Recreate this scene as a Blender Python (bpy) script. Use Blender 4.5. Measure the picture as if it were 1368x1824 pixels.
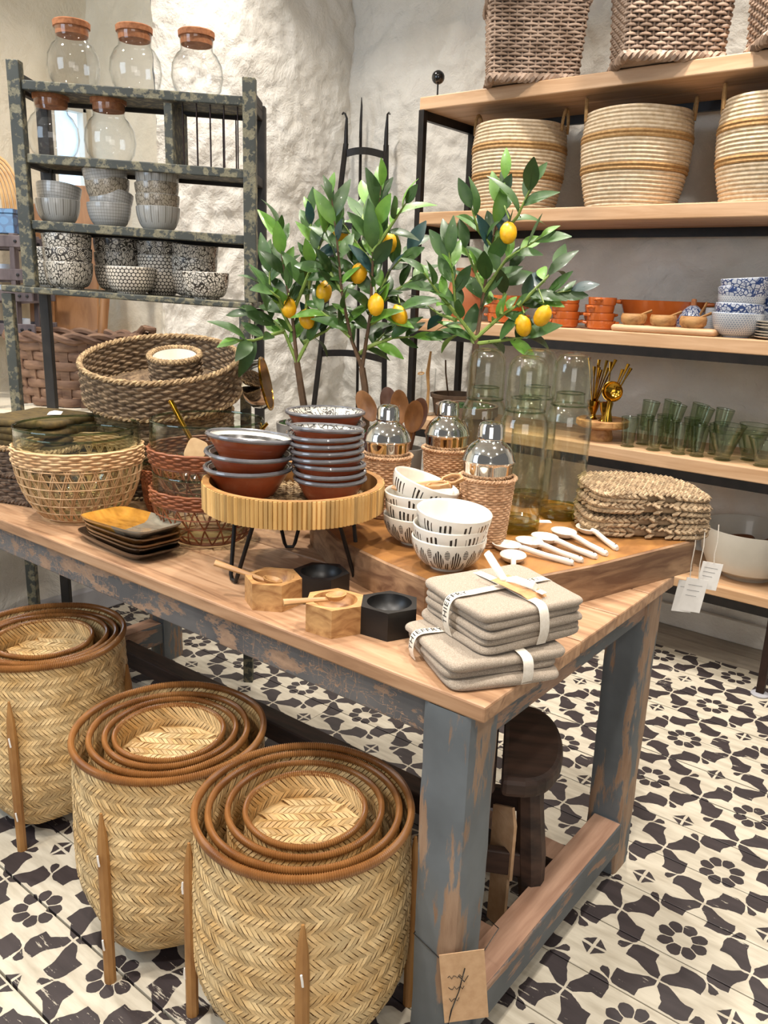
import bpy, bmesh, math, random
from mathutils import Vector, Matrix, noise
PI = math.pi
random.seed(7)
SC = bpy.context.scene
COL = SC.collection
for o in list(bpy.data.objects):
    bpy.data.objects.remove(o)

# ------------------------------------------------------------------ camera
CAMH, PITCH, ROLL, YAW, FPX = 1.42396, 0.267071, 0.035809, 0.660916, 1447.2
def cam_axes():
    f = Vector((-math.sin(YAW) * math.cos(PITCH), math.cos(YAW) * math.cos(PITCH), -math.sin(PITCH)))
    r = Vector((math.cos(YAW), math.sin(YAW), 0)); u = r.cross(f)
    c, s = math.cos(ROLL), math.sin(ROLL)
    return r * c + u * s, u * c - r * s, f
_r, _u, _f = cam_axes()
cam_d = bpy.data.cameras.new('camera'); cam_d.sensor_fit = 'VERTICAL'; cam_d.sensor_height = 24
cam_d.lens = FPX / 1824 * 24; cam_d.clip_start = .02
cam = bpy.data.objects.new('camera', cam_d); COL.objects.link(cam)
cam.matrix_world = Matrix(((_r.x, _u.x, -_f.x, 0), (_r.y, _u.y, -_f.y, 0), (_r.z, _u.z, -_f.z, CAMH), (0, 0, 0, 1)))
SC.camera = cam

# ------------------------------------------------------------------ world, lights, exposure
SC.view_settings.view_transform = 'Standard'; SC.view_settings.look = 'None'
SC.view_settings.gamma = 1; SC.view_settings.use_curve_mapping = False
SC.view_settings.exposure = 0.0
SC.cycles.transparent_max_bounces = 40; SC.cycles.max_bounces = 14
W = bpy.data.worlds.new('world'); SC.world = W; W.use_nodes = True
W.node_tree.nodes['Background'].inputs[0].default_value = (1.0, .975, .945, 1)
W.node_tree.nodes['Background'].inputs[1].default_value = .19
def area(name, loc, target, size, power, color, sy=None):
    d = bpy.data.lights.new(name, 'AREA'); d.energy = power; d.color = color
    d.size = size
    if sy: d.shape = 'RECTANGLE'; d.size_y = sy
    o = bpy.data.objects.new(name, d); COL.objects.link(o); o.location = loc
    o.rotation_euler = (Vector(target) - Vector(loc)).to_track_quat('-Z', 'Y').to_euler()
    return o
# ceiling spots of the shop (small round lamps), the shop-front daylight, a little cool light from the left
SPOTS = [(-.2, .1), (.9, 1.2), (-1.3, .35), (-2.75, 1.0), (-.35, 1.75), (-1.55, 1.95), (-2.55, 2.55), (.35, 2.7), (-1.0, 2.75), (-1.9, -.5), (.9, -.6)]
for i, (x, y) in enumerate(SPOTS):
    o = area('ceiling_spot', (x, y, 3.12), (x + .05, y + .12, 0), .13, (20 if x < 0 else 9) * (.9 if y > 2.5 and x < -2 else 1), (1, .93, .84)); o.data.shape = 'DISK'; o.data.spread = math.radians(125)
area('shop_front_daylight', (1.6, -1.9, 1.9), (-1.3, 1.6, .9), 2.4, 40, (1, .97, .94), 1.8)
area('left_daylight', (-2.6, -.9, 2.2), (-2.6, 3.2, 1.6), 1.2, 36, (.66, .82, 1), 1.4)

# ------------------------------------------------------------------ colours and node helper
def C(h, a=1):
    h = h.lstrip('#'); v = [int(h[i:i + 2], 16) / 255 for i in (0, 2, 4)]
    return tuple(x / 12.92 if x <= .04045 else ((x + .055) / 1.055) ** 2.4 for x in v) + (a,)
class E:
    """socket arithmetic for shader maths"""
    def __init__(s, nt, k): s.nt, s.k = nt, (k.k if isinstance(k, E) else k)
    def op(s, o, b=None, c=None, rev=False):
        n = s.nt.nodes.new('ShaderNodeMath'); n.operation = o
        args = [s] if b is None else ([b, s] if rev else [s, b])
        if c is not None: args.append(c)
        for i, a in enumerate(args):
            if isinstance(a, E): s.nt.links.new(a.k, n.inputs[i])
            else: n.inputs[i].default_value = a
        return E(s.nt, n.outputs[0])
    def __add__(s, b): return s.op('ADD', b)
    def __sub__(s, b): return s.op('SUBTRACT', b)
    def __rsub__(s, b): return s.op('SUBTRACT', b, rev=True)
    def __mul__(s, b): return s.op('MULTIPLY', b)
    def __lt__(s, b): return s.op('LESS_THAN', b)
    def __gt__(s, b): return s.op('GREATER_THAN', b)
    def abs(s): return s.op('ABSOLUTE')
    def mn(s, b): return s.op('MINIMUM', b)
    def mx(s, b): return s.op('MAXIMUM', b)
    def curve(s, pts):
        lo, hi = pts[0][0], pts[-1][0]
        n = s.nt.nodes.new('ShaderNodeFloatCurve'); cv = n.mapping.curves[0]
        q = [((x - lo) / (hi - lo), y) for x, y in pts]
        while len(cv.points) < len(q): cv.points.new(.5, .5)
        n.mapping.use_clip = False
        for p_, (x, y) in zip(cv.points, q): p_.location = (x, y); p_.handle_type = 'VECTOR'
        n.mapping.update()
        t = (s - lo) * (1 / (hi - lo)); s.nt.links.new(t.k, n.inputs['Value'])
        return E(s.nt, n.outputs[0])
MATS = {}
def new_mat(name):
    m = bpy.data.materials.new(name); m.use_nodes = True; MATS[name] = m
    nt = m.node_tree; return m, nt, nt.nodes['Principled BSDF']
def link(nt, a, b): nt.links.new(a.k if isinstance(a, E) else a, b)
def coords(nt, kind='Object', scale=(1, 1, 1), rot=(0, 0, 0)):
    tc = nt.nodes.new('ShaderNodeTexCoord'); mp = nt.nodes.new('ShaderNodeMapping')
    mp.inputs['Scale'].default_value = scale; mp.inputs['Rotation'].default_value = rot
    nt.links.new(tc.outputs[kind], mp.inputs[0]); return mp.outputs[0]
def nz(nt, vec, scale, detail=4, rough=.55, dist=0):
    n = nt.nodes.new('ShaderNodeTexNoise'); n.inputs['Scale'].default_value = scale
    n.inputs['Detail'].default_value = detail; n.inputs['Roughness'].default_value = rough; n.inputs['Distortion'].default_value = dist
    nt.links.new(vec, n.inputs['Vector']); return E(nt, n.outputs[0])
def ramp(nt, fac, stops, interp='LINEAR'):
    n = nt.nodes.new('ShaderNodeValToRGB'); n.color_ramp.interpolation = interp
    el = n.color_ramp.elements
    while len(el) < len(stops): el.new(.5)
    for e, (p_, c) in zip(el, stops): e.position = p_; e.color = c
    link(nt, fac, n.inputs[0]); return n.outputs[0]
def mix(nt, fac, a, b, blend='MIX'):
    n = nt.nodes.new('ShaderNodeMix'); n.data_type = 'RGBA'; n.blend_type = blend
    for s_, v in ((n.inputs[0], fac), (n.inputs[6], a), (n.inputs[7], b)):
        if isinstance(v, (E,)) or hasattr(v, 'is_linked'): link(nt, v, s_)
        elif isinstance(v, (int, float)): s_.default_value = v
        else: s_.default_value = v
    return n.outputs[2]
def bump(nt, bs, h, strength, dist=.002):
    b = nt.nodes.new('ShaderNodeBump'); b.inputs['Strength'].default_value = strength; b.inputs['Distance'].default_value = dist
    link(nt, h, b.inputs['Height']); nt.links.new(b.outputs[0], bs.inputs['Normal'])
def island(nt, col, amt):
    g = nt.nodes.new('ShaderNodeNewGeometry'); h = nt.nodes.new('ShaderNodeHueSaturation')
    v = E(nt, g.outputs['Random Per Island']) * (2 * amt) + (1 - amt)
    link(nt, v, h.inputs['Value']); nt.links.new(col, h.inputs['Color']); return h.outputs[0]
def objrand(nt, col, amt):
    g = nt.nodes.new('ShaderNodeObjectInfo'); h = nt.nodes.new('ShaderNodeHueSaturation')
    v = E(nt, g.outputs['Random']) * (2 * amt) + (1 - amt)
    link(nt, v, h.inputs['Value']); nt.links.new(col, h.inputs['Color']); return h.outputs[0]
def mat(name, c1, c2=None, rough=.5, metal=0, scale=20, stretch=(1, 1, 1), lo=.35, hi=.65, bmp=0, bd=.002, bscale=None, isl=0, obr=0, coat=0, detail=5, dist=0, emis=None, spec=.5, sheen=0, c3=None):
    """plain procedural material: two-colour noise (grain when stretched), bump, per-island variation"""
    if name in MATS: return MATS[name]
    m, nt, bs = new_mat(name)
    c1 = C(c1) if isinstance(c1, str) else c1; c2 = c1 if c2 is None else (C(c2) if isinstance(c2, str) else c2)
    v = coords(nt, scale=stretch); n = nz(nt, v, scale, detail, dist=dist)
    st = [(lo, c1), (hi, c2)] if c3 is None else [(lo, c1), ((lo + hi) / 2, C(c3)), (hi, c2)]
    col = ramp(nt, n, st)
    if isl: col = island(nt, col, isl)
    if obr: col = objrand(nt, col, obr)
    nt.links.new(col, bs.inputs['Base Color'])
    bs.inputs['Roughness'].default_value = rough; bs.inputs['Metallic'].default_value = metal
    bs.inputs['Specular IOR Level'].default_value = spec
    bs.inputs['Coat Weight'].default_value = coat; bs.inputs['Coat Roughness'].default_value = .08
    if sheen: bs.inputs['Sheen Weight'].default_value = sheen
    if bmp: bump(nt, bs, nz(nt, v, bscale or scale, 6), bmp, bd)
    if emis: bs.inputs['Emission Color'].default_value = c1; bs.inputs['Emission Strength'].default_value = emis
    return m
def worn_paint(name, paint, paint2, wood, wood2, thr=.55, scale=9, stretch=(1, 1, 1), scratch=False, rough=.6):
    if name in MATS: return MATS[name]
    m, nt, bs = new_mat(name); v = coords(nt, scale=stretch); v1 = coords(nt)
    pc = ramp(nt, nz(nt, v1, 6), [(.3, C(paint)), (.7, C(paint2))])
    wc = ramp(nt, nz(nt, v, scale * 4, 6), [(.3, C(wood)), (.7, C(wood2))])
    k = nz(nt, v, scale, 9, .65)
    f = ramp(nt, k, [(thr, (0, 0, 0, 1)), (thr + .035, (1, 1, 1, 1))])
    if scratch:
        s1 = nz(nt, coords(nt, scale=(14, 14, 3), rot=(0, .6, .2)), 4, 3, .5, 1.2); s2 = nz(nt, coords(nt, scale=(3, 14, 14), rot=(.1, -.5, 0)), 4, 3, .5, 1.5)
        a = ((s1 - .5).abs() < .010).mx((s2 - .5).abs() < .010) * (nz(nt, v1, 5, 2) > .44)
        f = E(nt, f).mx(a)
    nt.links.new(mix(nt, f, pc, wc), bs.inputs['Base Color'])
    bs.inputs['Roughness'].default_value = rough; bump(nt, bs, E(nt, f) * -1, .35, .0015)
    return m
def glass(name, tint='#f4f8f4', edge=None, ior=1.55, rough=.0):
    """thin clear glass: see-through with a Fresnel reflection, tint deepening where more glass is crossed"""
    if name in MATS: return MATS[name]
    m, nt, bs = new_mat(name); nt.nodes.remove(bs); out = nt.nodes['Material Output']
    g = nt.nodes.new('ShaderNodeNewGeometry'); fr = nt.nodes.new('ShaderNodeFresnel')
    io = E(nt, g.outputs['Backfacing']) * (1 / ior - ior) + ior; link(nt, io, fr.inputs['IOR'])
    tr = nt.nodes.new('ShaderNodeBsdfTransparent'); gl = nt.nodes.new('ShaderNodeBsdfGlossy'); gl.inputs['Roughness'].default_value = rough
    lw = nt.nodes.new('ShaderNodeLayerWeight'); lw.inputs['Blend'].default_value = .25
    col = mix(nt, E(nt, lw.outputs['Facing']).op('POWER', 2.2), C(tint), C(edge or tint)); nt.links.new(col, tr.inputs['Color'])
    ms = nt.nodes.new('ShaderNodeMixShader'); nt.links.new(fr.outputs[0], ms.inputs[0])
    nt.links.new(tr.outputs[0], ms.inputs[1]); nt.links.new(gl.outputs[0], ms.inputs[2]); nt.links.new(ms.outputs[0], out.inputs[0])
    return m
def printed(name, base, ink, kind, rough=.25, k=1.0, R=.07, ink2=None):
    """ceramic glaze with a printed motif laid out by angle and height"""
    if name in MATS: return MATS[name]
    m, nt, bs = new_mat(name); tc = nt.nodes.new('ShaderNodeTexCoord'); sp = nt.nodes.new('ShaderNodeSeparateXYZ')
    nt.links.new(tc.outputs['Object'], sp.inputs[0]); X, Y, Z = (E(nt, sp.outputs[i]) for i in range(3))
    th = Y.op('ARCTAN2', X) * R
    cb = nt.nodes.new('ShaderNodeCombineXYZ'); link(nt, th, cb.inputs[0]); link(nt, Z, cb.inputs[1]); V = cb.outputs[0]
    def vor(scale, feat='DISTANCE_TO_EDGE', sx=1):
        mp = nt.nodes.new('ShaderNodeMapping'); mp.inputs['Scale'].default_value = (sx, 1, 1); nt.links.new(V, mp.inputs[0])
        n = nt.nodes.new('ShaderNodeTexVoronoi'); n.feature = feat; n.inputs['Scale'].default_value = scale
        if kind == 'honey': n.inputs['Randomness'].default_value = .25
        nt.links.new(mp.outputs[0], n.inputs['Vector']); return E(nt, n.outputs[0])
    rr = (X * X + Y * Y).op('SQRT')
    if kind == 'honey':
        s_ = .0125 / k; u_ = th * (1 / s_); w_ = Z * (1 / (s_ * .88)); row = w_.op('FLOOR'); u2 = (u_ + row.op('FLOORED_MODULO', 2.0) * .5).op('FLOORED_MODULO', 1.0) - .5; w2 = w_.op('FLOORED_MODULO', 1.0) - .5
        f = (u2 * u2 + w2 * w2 * .8).op('SQRT') > .405
    elif kind == 'rose':
        d = vor(46 * k, 'F1'); f = ((d * 26).op('SINE') > .35).mx(vor(46 * k) < .05)
    elif kind == 'twig': f = (vor(62 * k, sx=2.4) < .075).mx(vor(62 * k, 'F1', 2.4) < .13)
    elif kind == 'floral': f = (vor(92 * k) < .085).mx(vor(92 * k, 'F1') < .17)
    elif kind == 'cutlery':
        ln = (th * 640 + (nz(nt, V, 22, 1) * 3)).op('SINE') > .1; gp = ((th * 150).op('SINE') + (th * 67).op('SINE') * .6) > -.25
        top = nz(nt, V, 40, 1) * .022 + .046; f = ln * gp * (Z > .030) * (Z < top)
    elif kind == 'leaves':
        v_ = (Z - .006) * (1 / .05); u_ = (th * (1 / .038)).op('FLOORED_MODULO', 1.0) * 2 - 1; u1 = u_.abs()
        w1 = (v_ * PI).op('SINE').mx(0) * .62; leaf = (u1 < w1) * (v_ > .02) * (v_ < .98) * ((th * 1250).op('SINE') > -.35)
        u3 = 1 - u1; top_ = ((u3 * u3 * .9 + (v_ - .80) * (v_ - .80) * 1.6) < .075) * ((Z * 1700).op('SINE') > -.2)
        low_ = ((u3 * u3 * 1.4 + (v_ - .22) * (v_ - .22) * 1.6) < .09) * ((th * 1250).op('SINE') > -.35)
        f = leaf.mx(top_).mx(low_)
    elif kind == 'ribs': f = ((th * 520 * k).op('SINE').abs() < .16).mx(((th * 260).op('SINE') > .93) * (Z > .03))
    elif kind == 'check': f = ((th * 330).op('SINE').abs() < .13).mx(((Z * 330).op('SINE')).abs() < .16)
    elif kind == 'rings': f = (((rr * 560).op('SINE') > .2) * (rr > .036)).mx((nz(nt, tc.outputs['Object'], 110, 2) > .52) * (rr < .05))
    elif kind == 'bloom': f = ((nz(nt, tc.outputs['Object'], 34, 3, .6, 1.6) - .5).abs() < .035) * (rr < .14)
    else: f = nz(nt, V, 80) > .5
    col = mix(nt, f, C(base), C(ink))
    if ink2: col = mix(nt, (nz(nt, V, 45, 2) > .55) * .5, col, C(ink2))
    nt.links.new(col, bs.inputs['Base Color']); bs.inputs['Roughness'].default_value = rough
    bs.inputs['Coat Weight'].default_value = .3
    return m

# ------------------------------------------------------------------ mesh builder
class MB:
    def __init__(s): s.v = []; s.f = []
    def add(s, vs, fs):
        n = len(s.v); s.v += [tuple(p_) for p_ in vs]; s.f += [tuple(i + n for i in q) for q in fs]; return s
    def box(s, x0, x1, y0, y1, z0, z1):
        return s.add([(x, y, z) for z in (z0, z1) for y in (y0, y1) for x in (x0, x1)],
                     [(0, 2, 3, 1), (4, 5, 7, 6), (0, 1, 5, 4), (2, 6, 7, 3), (0, 4, 6, 2), (1, 3, 7, 5)])
    def bar(s, a, b, w, h, up=(0, 0, 1)):
        a, b = Vector(a), Vector(b); d = (b - a).normalized(); r = d.cross(Vector(up)).normalized(); u = r.cross(d)
        vs = [q + r * (i * w / 2) + u * (j * h / 2) for q in (a, b) for i, j in ((-1, -1), (1, -1), (1, 1), (-1, 1))]
        return s.add(vs, [(0, 1, 2, 3), (7, 6, 5, 4), (0, 4, 5, 1), (1, 5, 6, 2), (2, 6, 7, 3), (3, 7, 4, 0)])
    def lathe(s, prof, seg=32, c=(0, 0, 0), wob=None):
        vs = []; fs = []; n = len(prof)
        for i in range(seg):
            a = 2 * PI * i / seg; ca, sa = math.cos(a), math.sin(a)
            for j, (r, z) in enumerate(prof):
                k = 1 if wob is None else wob(a, z)
                vs.append((c[0] + r * k * ca, c[1] + r * k * sa, c[2] + z))
        for i in range(seg):
            i2 = (i + 1) % seg
            for j in range(n - 1):
                fs.append((i * n + j, i2 * n + j, i2 * n + j + 1, i * n + j + 1))
        return s.add(vs, fs)
    def tube(s, path, r, seg=8, closed=False, cap=True, flat=1.0, up=None):
        P_ = [Vector(q) for q in path]; n = len(P_); vs = []; fs = []
        R = r if isinstance(r, (list, tuple)) else [r] * n
        ref = Vector(up) if up else None; prev = None
        for i in range(n):
            t = (P_[(i + 1) % n] - P_[i - 1]) if closed else (P_[min(i + 1, n - 1)] - P_[max(i - 1, 0)])
            t = t.normalized() if t.length > 1e-9 else Vector((0, 0, 1))
            if ref is not None: u = ref - t * ref.dot(t)
            elif prev is None: u = t.orthogonal()
            else: u = prev - t * prev.dot(t)
            u = u.normalized() if u.length > 1e-6 else t.orthogonal().normalized(); prev = u; w = t.cross(u)
            for k in range(seg):
                a = 2 * PI * k / seg; vs.append(P_[i] + (u * math.cos(a) + w * (math.sin(a) * flat)) * R[i])
        for i in range(n if closed else n - 1):
            i2 = (i + 1) % n
            for k in range(seg):
                k2 = (k + 1) % seg; fs.append((i * seg + k, i * seg + k2, i2 * seg + k2, i2 * seg + k))
        if cap and not closed:
            fs.append(tuple(range(seg))[::-1]); fs.append(tuple((n - 1) * seg + k for k in range(seg)))
        return s.add(vs, fs)
    def prism(s, poly, z0, z1):
        n = len(poly)
        return s.add([(x, y, z0) for x, y in poly] + [(x, y, z1) for x, y in poly],
                     [tuple(range(n))[::-1], tuple(range(n, 2 * n))] + [(i, (i + 1) % n, n + (i + 1) % n, n + i) for i in range(n)])
    def grid(s, fn, nu, nv, cu=False):
        vs = [fn(i / nu, j / nv) for i in range(nu + (0 if cu else 1)) for j in range(nv + 1)]; m = nv + 1; fs = []
        for i in range(nu):
            i2 = (i + 1) % nu if cu else i + 1
            for j in range(nv): fs.append((i * m + j, i2 * m + j, i2 * m + j + 1, i * m + j + 1))
        return s.add(vs, fs)
    def ball(s, c, r, seg=14, sz=1.0):
        return s.lathe([(max(1e-5, r * math.sin(PI * j / 9)), -r * sz * math.cos(PI * j / 9)) for j in range(10)], seg, c)
    def xf(s, M):
        s.v = [tuple(M @ Vector(q)) for q in s.v]; return s
    def mesh(s, name, m, smooth=True):
        me = bpy.data.meshes.new(name); me.from_pydata(s.v, [], s.f)
        if m: me.materials.append(MATS[m] if isinstance(m, str) else m)
        if smooth:
            for q in me.polygons: q.use_smooth = True
            try: me.set_sharp_from_angle(angle=math.radians(38))
            except Exception: pass
        bm = bmesh.new(); bm.from_mesh(me); bmesh.ops.recalc_face_normals(bm, faces=bm.faces); bm.to_mesh(me); bm.free()
        return me
    def build(s, name, m, parent=None, loc=None, rot=None, smooth=True, bevel=0, world=False, kind=None, fix=True):
        if world and parent is not None:
            p_ = parent.location; s.v = [(x - p_.x, y - p_.y, z - p_.z) for x, y, z in s.v]
        me = s.mesh(name, m, smooth)
        return obj(name, me, parent, loc, rot, bevel, kind)
def obj(name, me, parent=None, loc=None, rot=None, bevel=0, kind=None):
    o = bpy.data.objects.new(name, me); COL.objects.link(o)
    if parent is not None: o.parent = parent
    if loc is not None: o.location = loc
    if rot is not None: o.rotation_euler = rot
    if bevel:
        b = o.modifiers.new('bevel', 'BEVEL'); b.width = bevel; b.segments = 2; b.limit_method = 'ANGLE'; b.angle_limit = .6
    if kind: o['kind'] = kind
    return o
def tag(o, label, cat, group=None):
    o['label'] = label; o['category'] = cat
    if group: o['group'] = group
    return o
def thing(name, label, cat, loc=(0, 0, 0), rotz=0, group=None, rot=None):
    o = bpy.data.objects.new(name, None); COL.objects.link(o); o.empty_display_size = .05
    o.location = loc; o.rotation_euler = rot if rot else (0, 0, rotz)
    return tag(o, label, cat, group)
def dup(root, loc=None, rot=None, label=None, group=None):
    r = root.copy(); COL.objects.link(r)
    if loc is not None: r.location = loc
    if rot is not None: r.rotation_euler = rot
    if label: r['label'] = label
    if group: r['group'] = group
    for ch in list(root.children):
        c = ch.copy(); COL.objects.link(c); c.parent = r
        for g in list(ch.children):
            d = g.copy(); COL.objects.link(d); d.parent = c
    return r
def struct(o): o['kind'] = 'structure'; return o
ORD = ['topmost', 'second from top', 'third from top', 'fourth from top', 'fifth from top', 'sixth from top', 'seventh from top', 'eighth from top', 'ninth from top']
def ordl(i, n): return 'topmost' if i == 0 else ('lowest' if i == n - 1 else ORD[i])

# ------------------------------------------------------------------ shared materials
def plaster(name, c1, c2, k):
    m, nt, bs = new_mat(name); v = coords(nt); big = nz(nt, v, 3, 4)
    nt.links.new(ramp(nt, big, [(.3, C(c2)), (.65, C(c1))]), bs.inputs['Base Color']); bs.inputs['Roughness'].default_value = .92
    h = nz(nt, v, 7, 10, .66, .4) + ((nz(nt, v, 4.2, 3, .5, .8) - .5).abs() * -2.2).mx(-.35) * .5 + nz(nt, v, 55, 4, .6) * .12
    bump(nt, bs, h, k, .03)
plaster('plaster', '#eae7e0', '#dad5cb', .9)
plaster('plaster_cream', '#e6dcc8', '#d5c9b2', .5)
mat('pine', '#cba784', '#b18a64', rough=.5, scale=5, stretch=(.5, 5, 7), detail=7, dist=.6, bmp=.05)
mat('black_steel', '#171514', '#221d1b', rough=.45, metal=.3, scale=30)
mat('rust_steel', '#3a2620', '#221713', rough=.5, metal=.5, scale=20)
mat('table_wood', '#c39d7b', '#7d5a40', rough=.5, scale=4, stretch=(.6, 7, 7), detail=10, dist=1.1, lo=.3, hi=.74, bmp=.4, bd=.0015, obr=.12, c3='#ad8563')
worn_paint('apron_paint', '#6b6866', '#504f50', '#a98a70', '#836a58', thr=.535, scale=10, stretch=(1, 2, 2), scratch=True)
worn_paint('leg_paint', '#6d7377', '#585d60', '#a98d74', '#866a54', thr=.53, scale=5, stretch=(3, 3, .5))
worn_paint('stretcher_paint', '#5f6468', '#4b5053', '#a98a74', '#8a6b57', thr=.52, scale=6, stretch=(3, .6, 3))
mat('stretcher_top', '#b49078', '#94705a', rough=.6, scale=6, stretch=(8, .7, 8), detail=7)
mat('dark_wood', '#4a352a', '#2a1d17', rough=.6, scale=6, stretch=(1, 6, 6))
mat('slab_wood', '#b07c42', '#6f4a26', rough=.38, scale=3.2, stretch=(5, 1.2, 5), detail=7, dist=1.6, lo=.3, hi=.75, bmp=.15, bd=.001, c3='#98683a')
mat('slab_side', '#a3805f', '#6a4a33', rough=.6, scale=4, stretch=(3, 1, 9), detail=8, dist=1, bmp=.5, bd=.004)
mat('terracotta', '#9c4a24', '#82381a', rough=.35, scale=8, coat=.25)
mat('orange_terracotta', '#c0662f', '#a9531f', rough=.25, scale=8, coat=.5)
mat('matt_terracotta', '#c07a54', '#b06c46', rough=.7, scale=8)
mat('grey_glaze', '#6e6d70', '#5b5a5e', rough=.2, scale=20, coat=.5)
mat('white_ceramic', '#e9e4da', '#e2dccf', rough=.25, scale=10, coat=.4)
mat('cream_ceramic', '#ece6da', '#ddd5c6', rough=.22, scale=12, coat=.4)
mat('chrome', '#d8d6d2', '#cfccc6', rough=.07, metal=1, scale=6)
mat('brass', '#c69a3c', '#a67a26', rough=.14, metal=1, scale=8)
mat('cork', '#a86f48', '#8c5635', rough=.9, scale=90, bmp=.4, bd=.002)
mat('rattan_rim', '#9c6b3a', '#7a4c24', rough=.32, scale=9, coat=.3)
mat('bamboo_strip', '#dcc08f', '#c09a62', rough=.5, scale=14, isl=.25)
mat('bamboo_back', '#8f6233', '#7a5028', rough=.7, scale=12)
mat('bamboo_leg', '#a87b46', '#8c6032', rough=.5, scale=9, stretch=(4, 4, 1))
mat('seagrass', '#8a7358', '#4f3d2c', rough=.85, scale=60, isl=.22, bmp=.3)
mat('seagrass_dark', '#6f5a48', '#3c2e25', rough=.85, scale=60, isl=.22, bmp=.3)
mat('seagrass_rim', '#b69a72', '#7a6144', rough=.85, scale=80, isl=.1)
mat('wicker_grey', '#a8917f', '#77614f', rough=.7, scale=14, isl=.2)
mat('wicker_tan', '#cfa884', '#ae8662', rough=.6, scale=40, isl=.16)
mat('cane_light', '#d2ae84', '#b68d62', rough=.6, scale=30, isl=.15)
mat('cane_brown', '#8b4f2c', '#6a381d', rough=.5, scale=30, isl=.18)
mat('straw', '#d9c7ac', '#c2aa88', rough=.75, scale=60, isl=.08, bmp=.3)
mat('straw_band', '#b5915f', '#9a7446', rough=.8, scale=90, isl=.14, bmp=.4)
mat('jute', '#b8a080', '#8a7257', rough=.9, scale=40, isl=.28, bmp=.3)
mat('linen', '#ad9f8f', '#897b6a', rough=.95, scale=650, bmp=.6, bd=.001, bscale=800, sheen=.15, detail=2)
mat('ribbon', '#e7dfd2', '#dcd2c2', rough=.8, scale=200)
mat('ink', '#2a2826', rough=.8)
mat('kraft', '#c9986a', '#ba885a', rough=.85, scale=60)
mat('paper', '#eeebe6', '#e6e2dc', rough=.8, scale=30)
mat('buff_card', '#cda882', '#c09a74', rough=.85, scale=50)
mat('leaf_green', '#41602a', '#2b4a1e', rough=.45, scale=14, obr=.45, coat=.05)
mat('leaf_young', '#6f9a3a', '#517f2a', rough=.45, scale=14, obr=.25, coat=.05)
mat('leaf_blue', '#27484a', '#1d3a34', rough=.4, scale=14, obr=.3, coat=.15)
mat('stem_green', '#8aa24c', '#6f8438', rough=.6, scale=14)
mat('bark', '#6a5038', '#4a3828', rough=.8, scale=30, bmp=.4)
mat('lemon_skin', '#f0b81c', '#e2a510', rough=.4, scale=60, bmp=.2, bd=.001, bscale=120)
mat('moss', '#2f4a1c', '#1c3010', rough=1, scale=120, bmp=1, bd=.006)
mat('olive_wood', '#c79a64', '#8d5f36', rough=.45, scale=7, stretch=(1, 5, 5), dist=1.6, lo=.32, hi=.7)
mat('spoon_wood', '#8f6238', '#633d1e', rough=.45, scale=9, stretch=(2, 2, .8), dist=.8)
mat('dark_spoon', '#5a3520', '#39200f', rough=.45, scale=9)
mat('black_wood', '#141312', '#0c0b0b', rough=.42, scale=20)
mat('black_gloss', '#0b0b0d', rough=.12, coat=.6)
mat('olive_cloth', '#5d4b24', '#40331a', rough=.95, scale=50, bmp=.3)
mat('reed', '#d3ad70', '#b3894a', rough=.5, scale=12, isl=.34, stretch=(1, 1, .3))
mat('wood_strip', '#8f6f58', '#5f4435', rough=.75, scale=9, obr=.15, bmp=.3, stretch=(1, 1, 4))
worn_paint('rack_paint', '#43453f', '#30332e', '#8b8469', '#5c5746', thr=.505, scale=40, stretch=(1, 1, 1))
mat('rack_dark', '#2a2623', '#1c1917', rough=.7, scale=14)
mat('crate_wood', '#6a5f60', '#4b4144', rough=.8, scale=7, stretch=(3, 3, .8))
mat('board_wood', '#a97b50', '#8a5f3a', rough=.5, scale=6, stretch=(4, 4, 1), dist=.6)
mat('rattan_light', '#d9b077', '#c2935a', rough=.5, scale=20)
printed('blue_dots', '#3d6c96', '#2b5078', 'honey', k=.35)
mat('plate_black', '#1e1714', '#3b2a1c', rough=.16, scale=5, coat=.5)
mat('window_light', '#bcd8f2', emis=1.6)
mat('white_trim', '#e6e1d6', '#dcd6c8', rough=.6, scale=5)
mat('skirting', '#a9a9ae', '#95959c', rough=.7, scale=5)
glass('clear_glass', '#ffffff', '#dfe4e2', ior=1.42)
glass('bowl_glass', '#fafcf8', '#bccab6'); glass('rim_glass', '#c9d6c6', '#8fa391')
glass('bottle_glass', '#fcfdf8', '#c8cfb0')
glass('bottle_base', '#e2e0b4', '#a9a764')
glass('green_glass', '#f0f4ec', '#b3c2a8')

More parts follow.
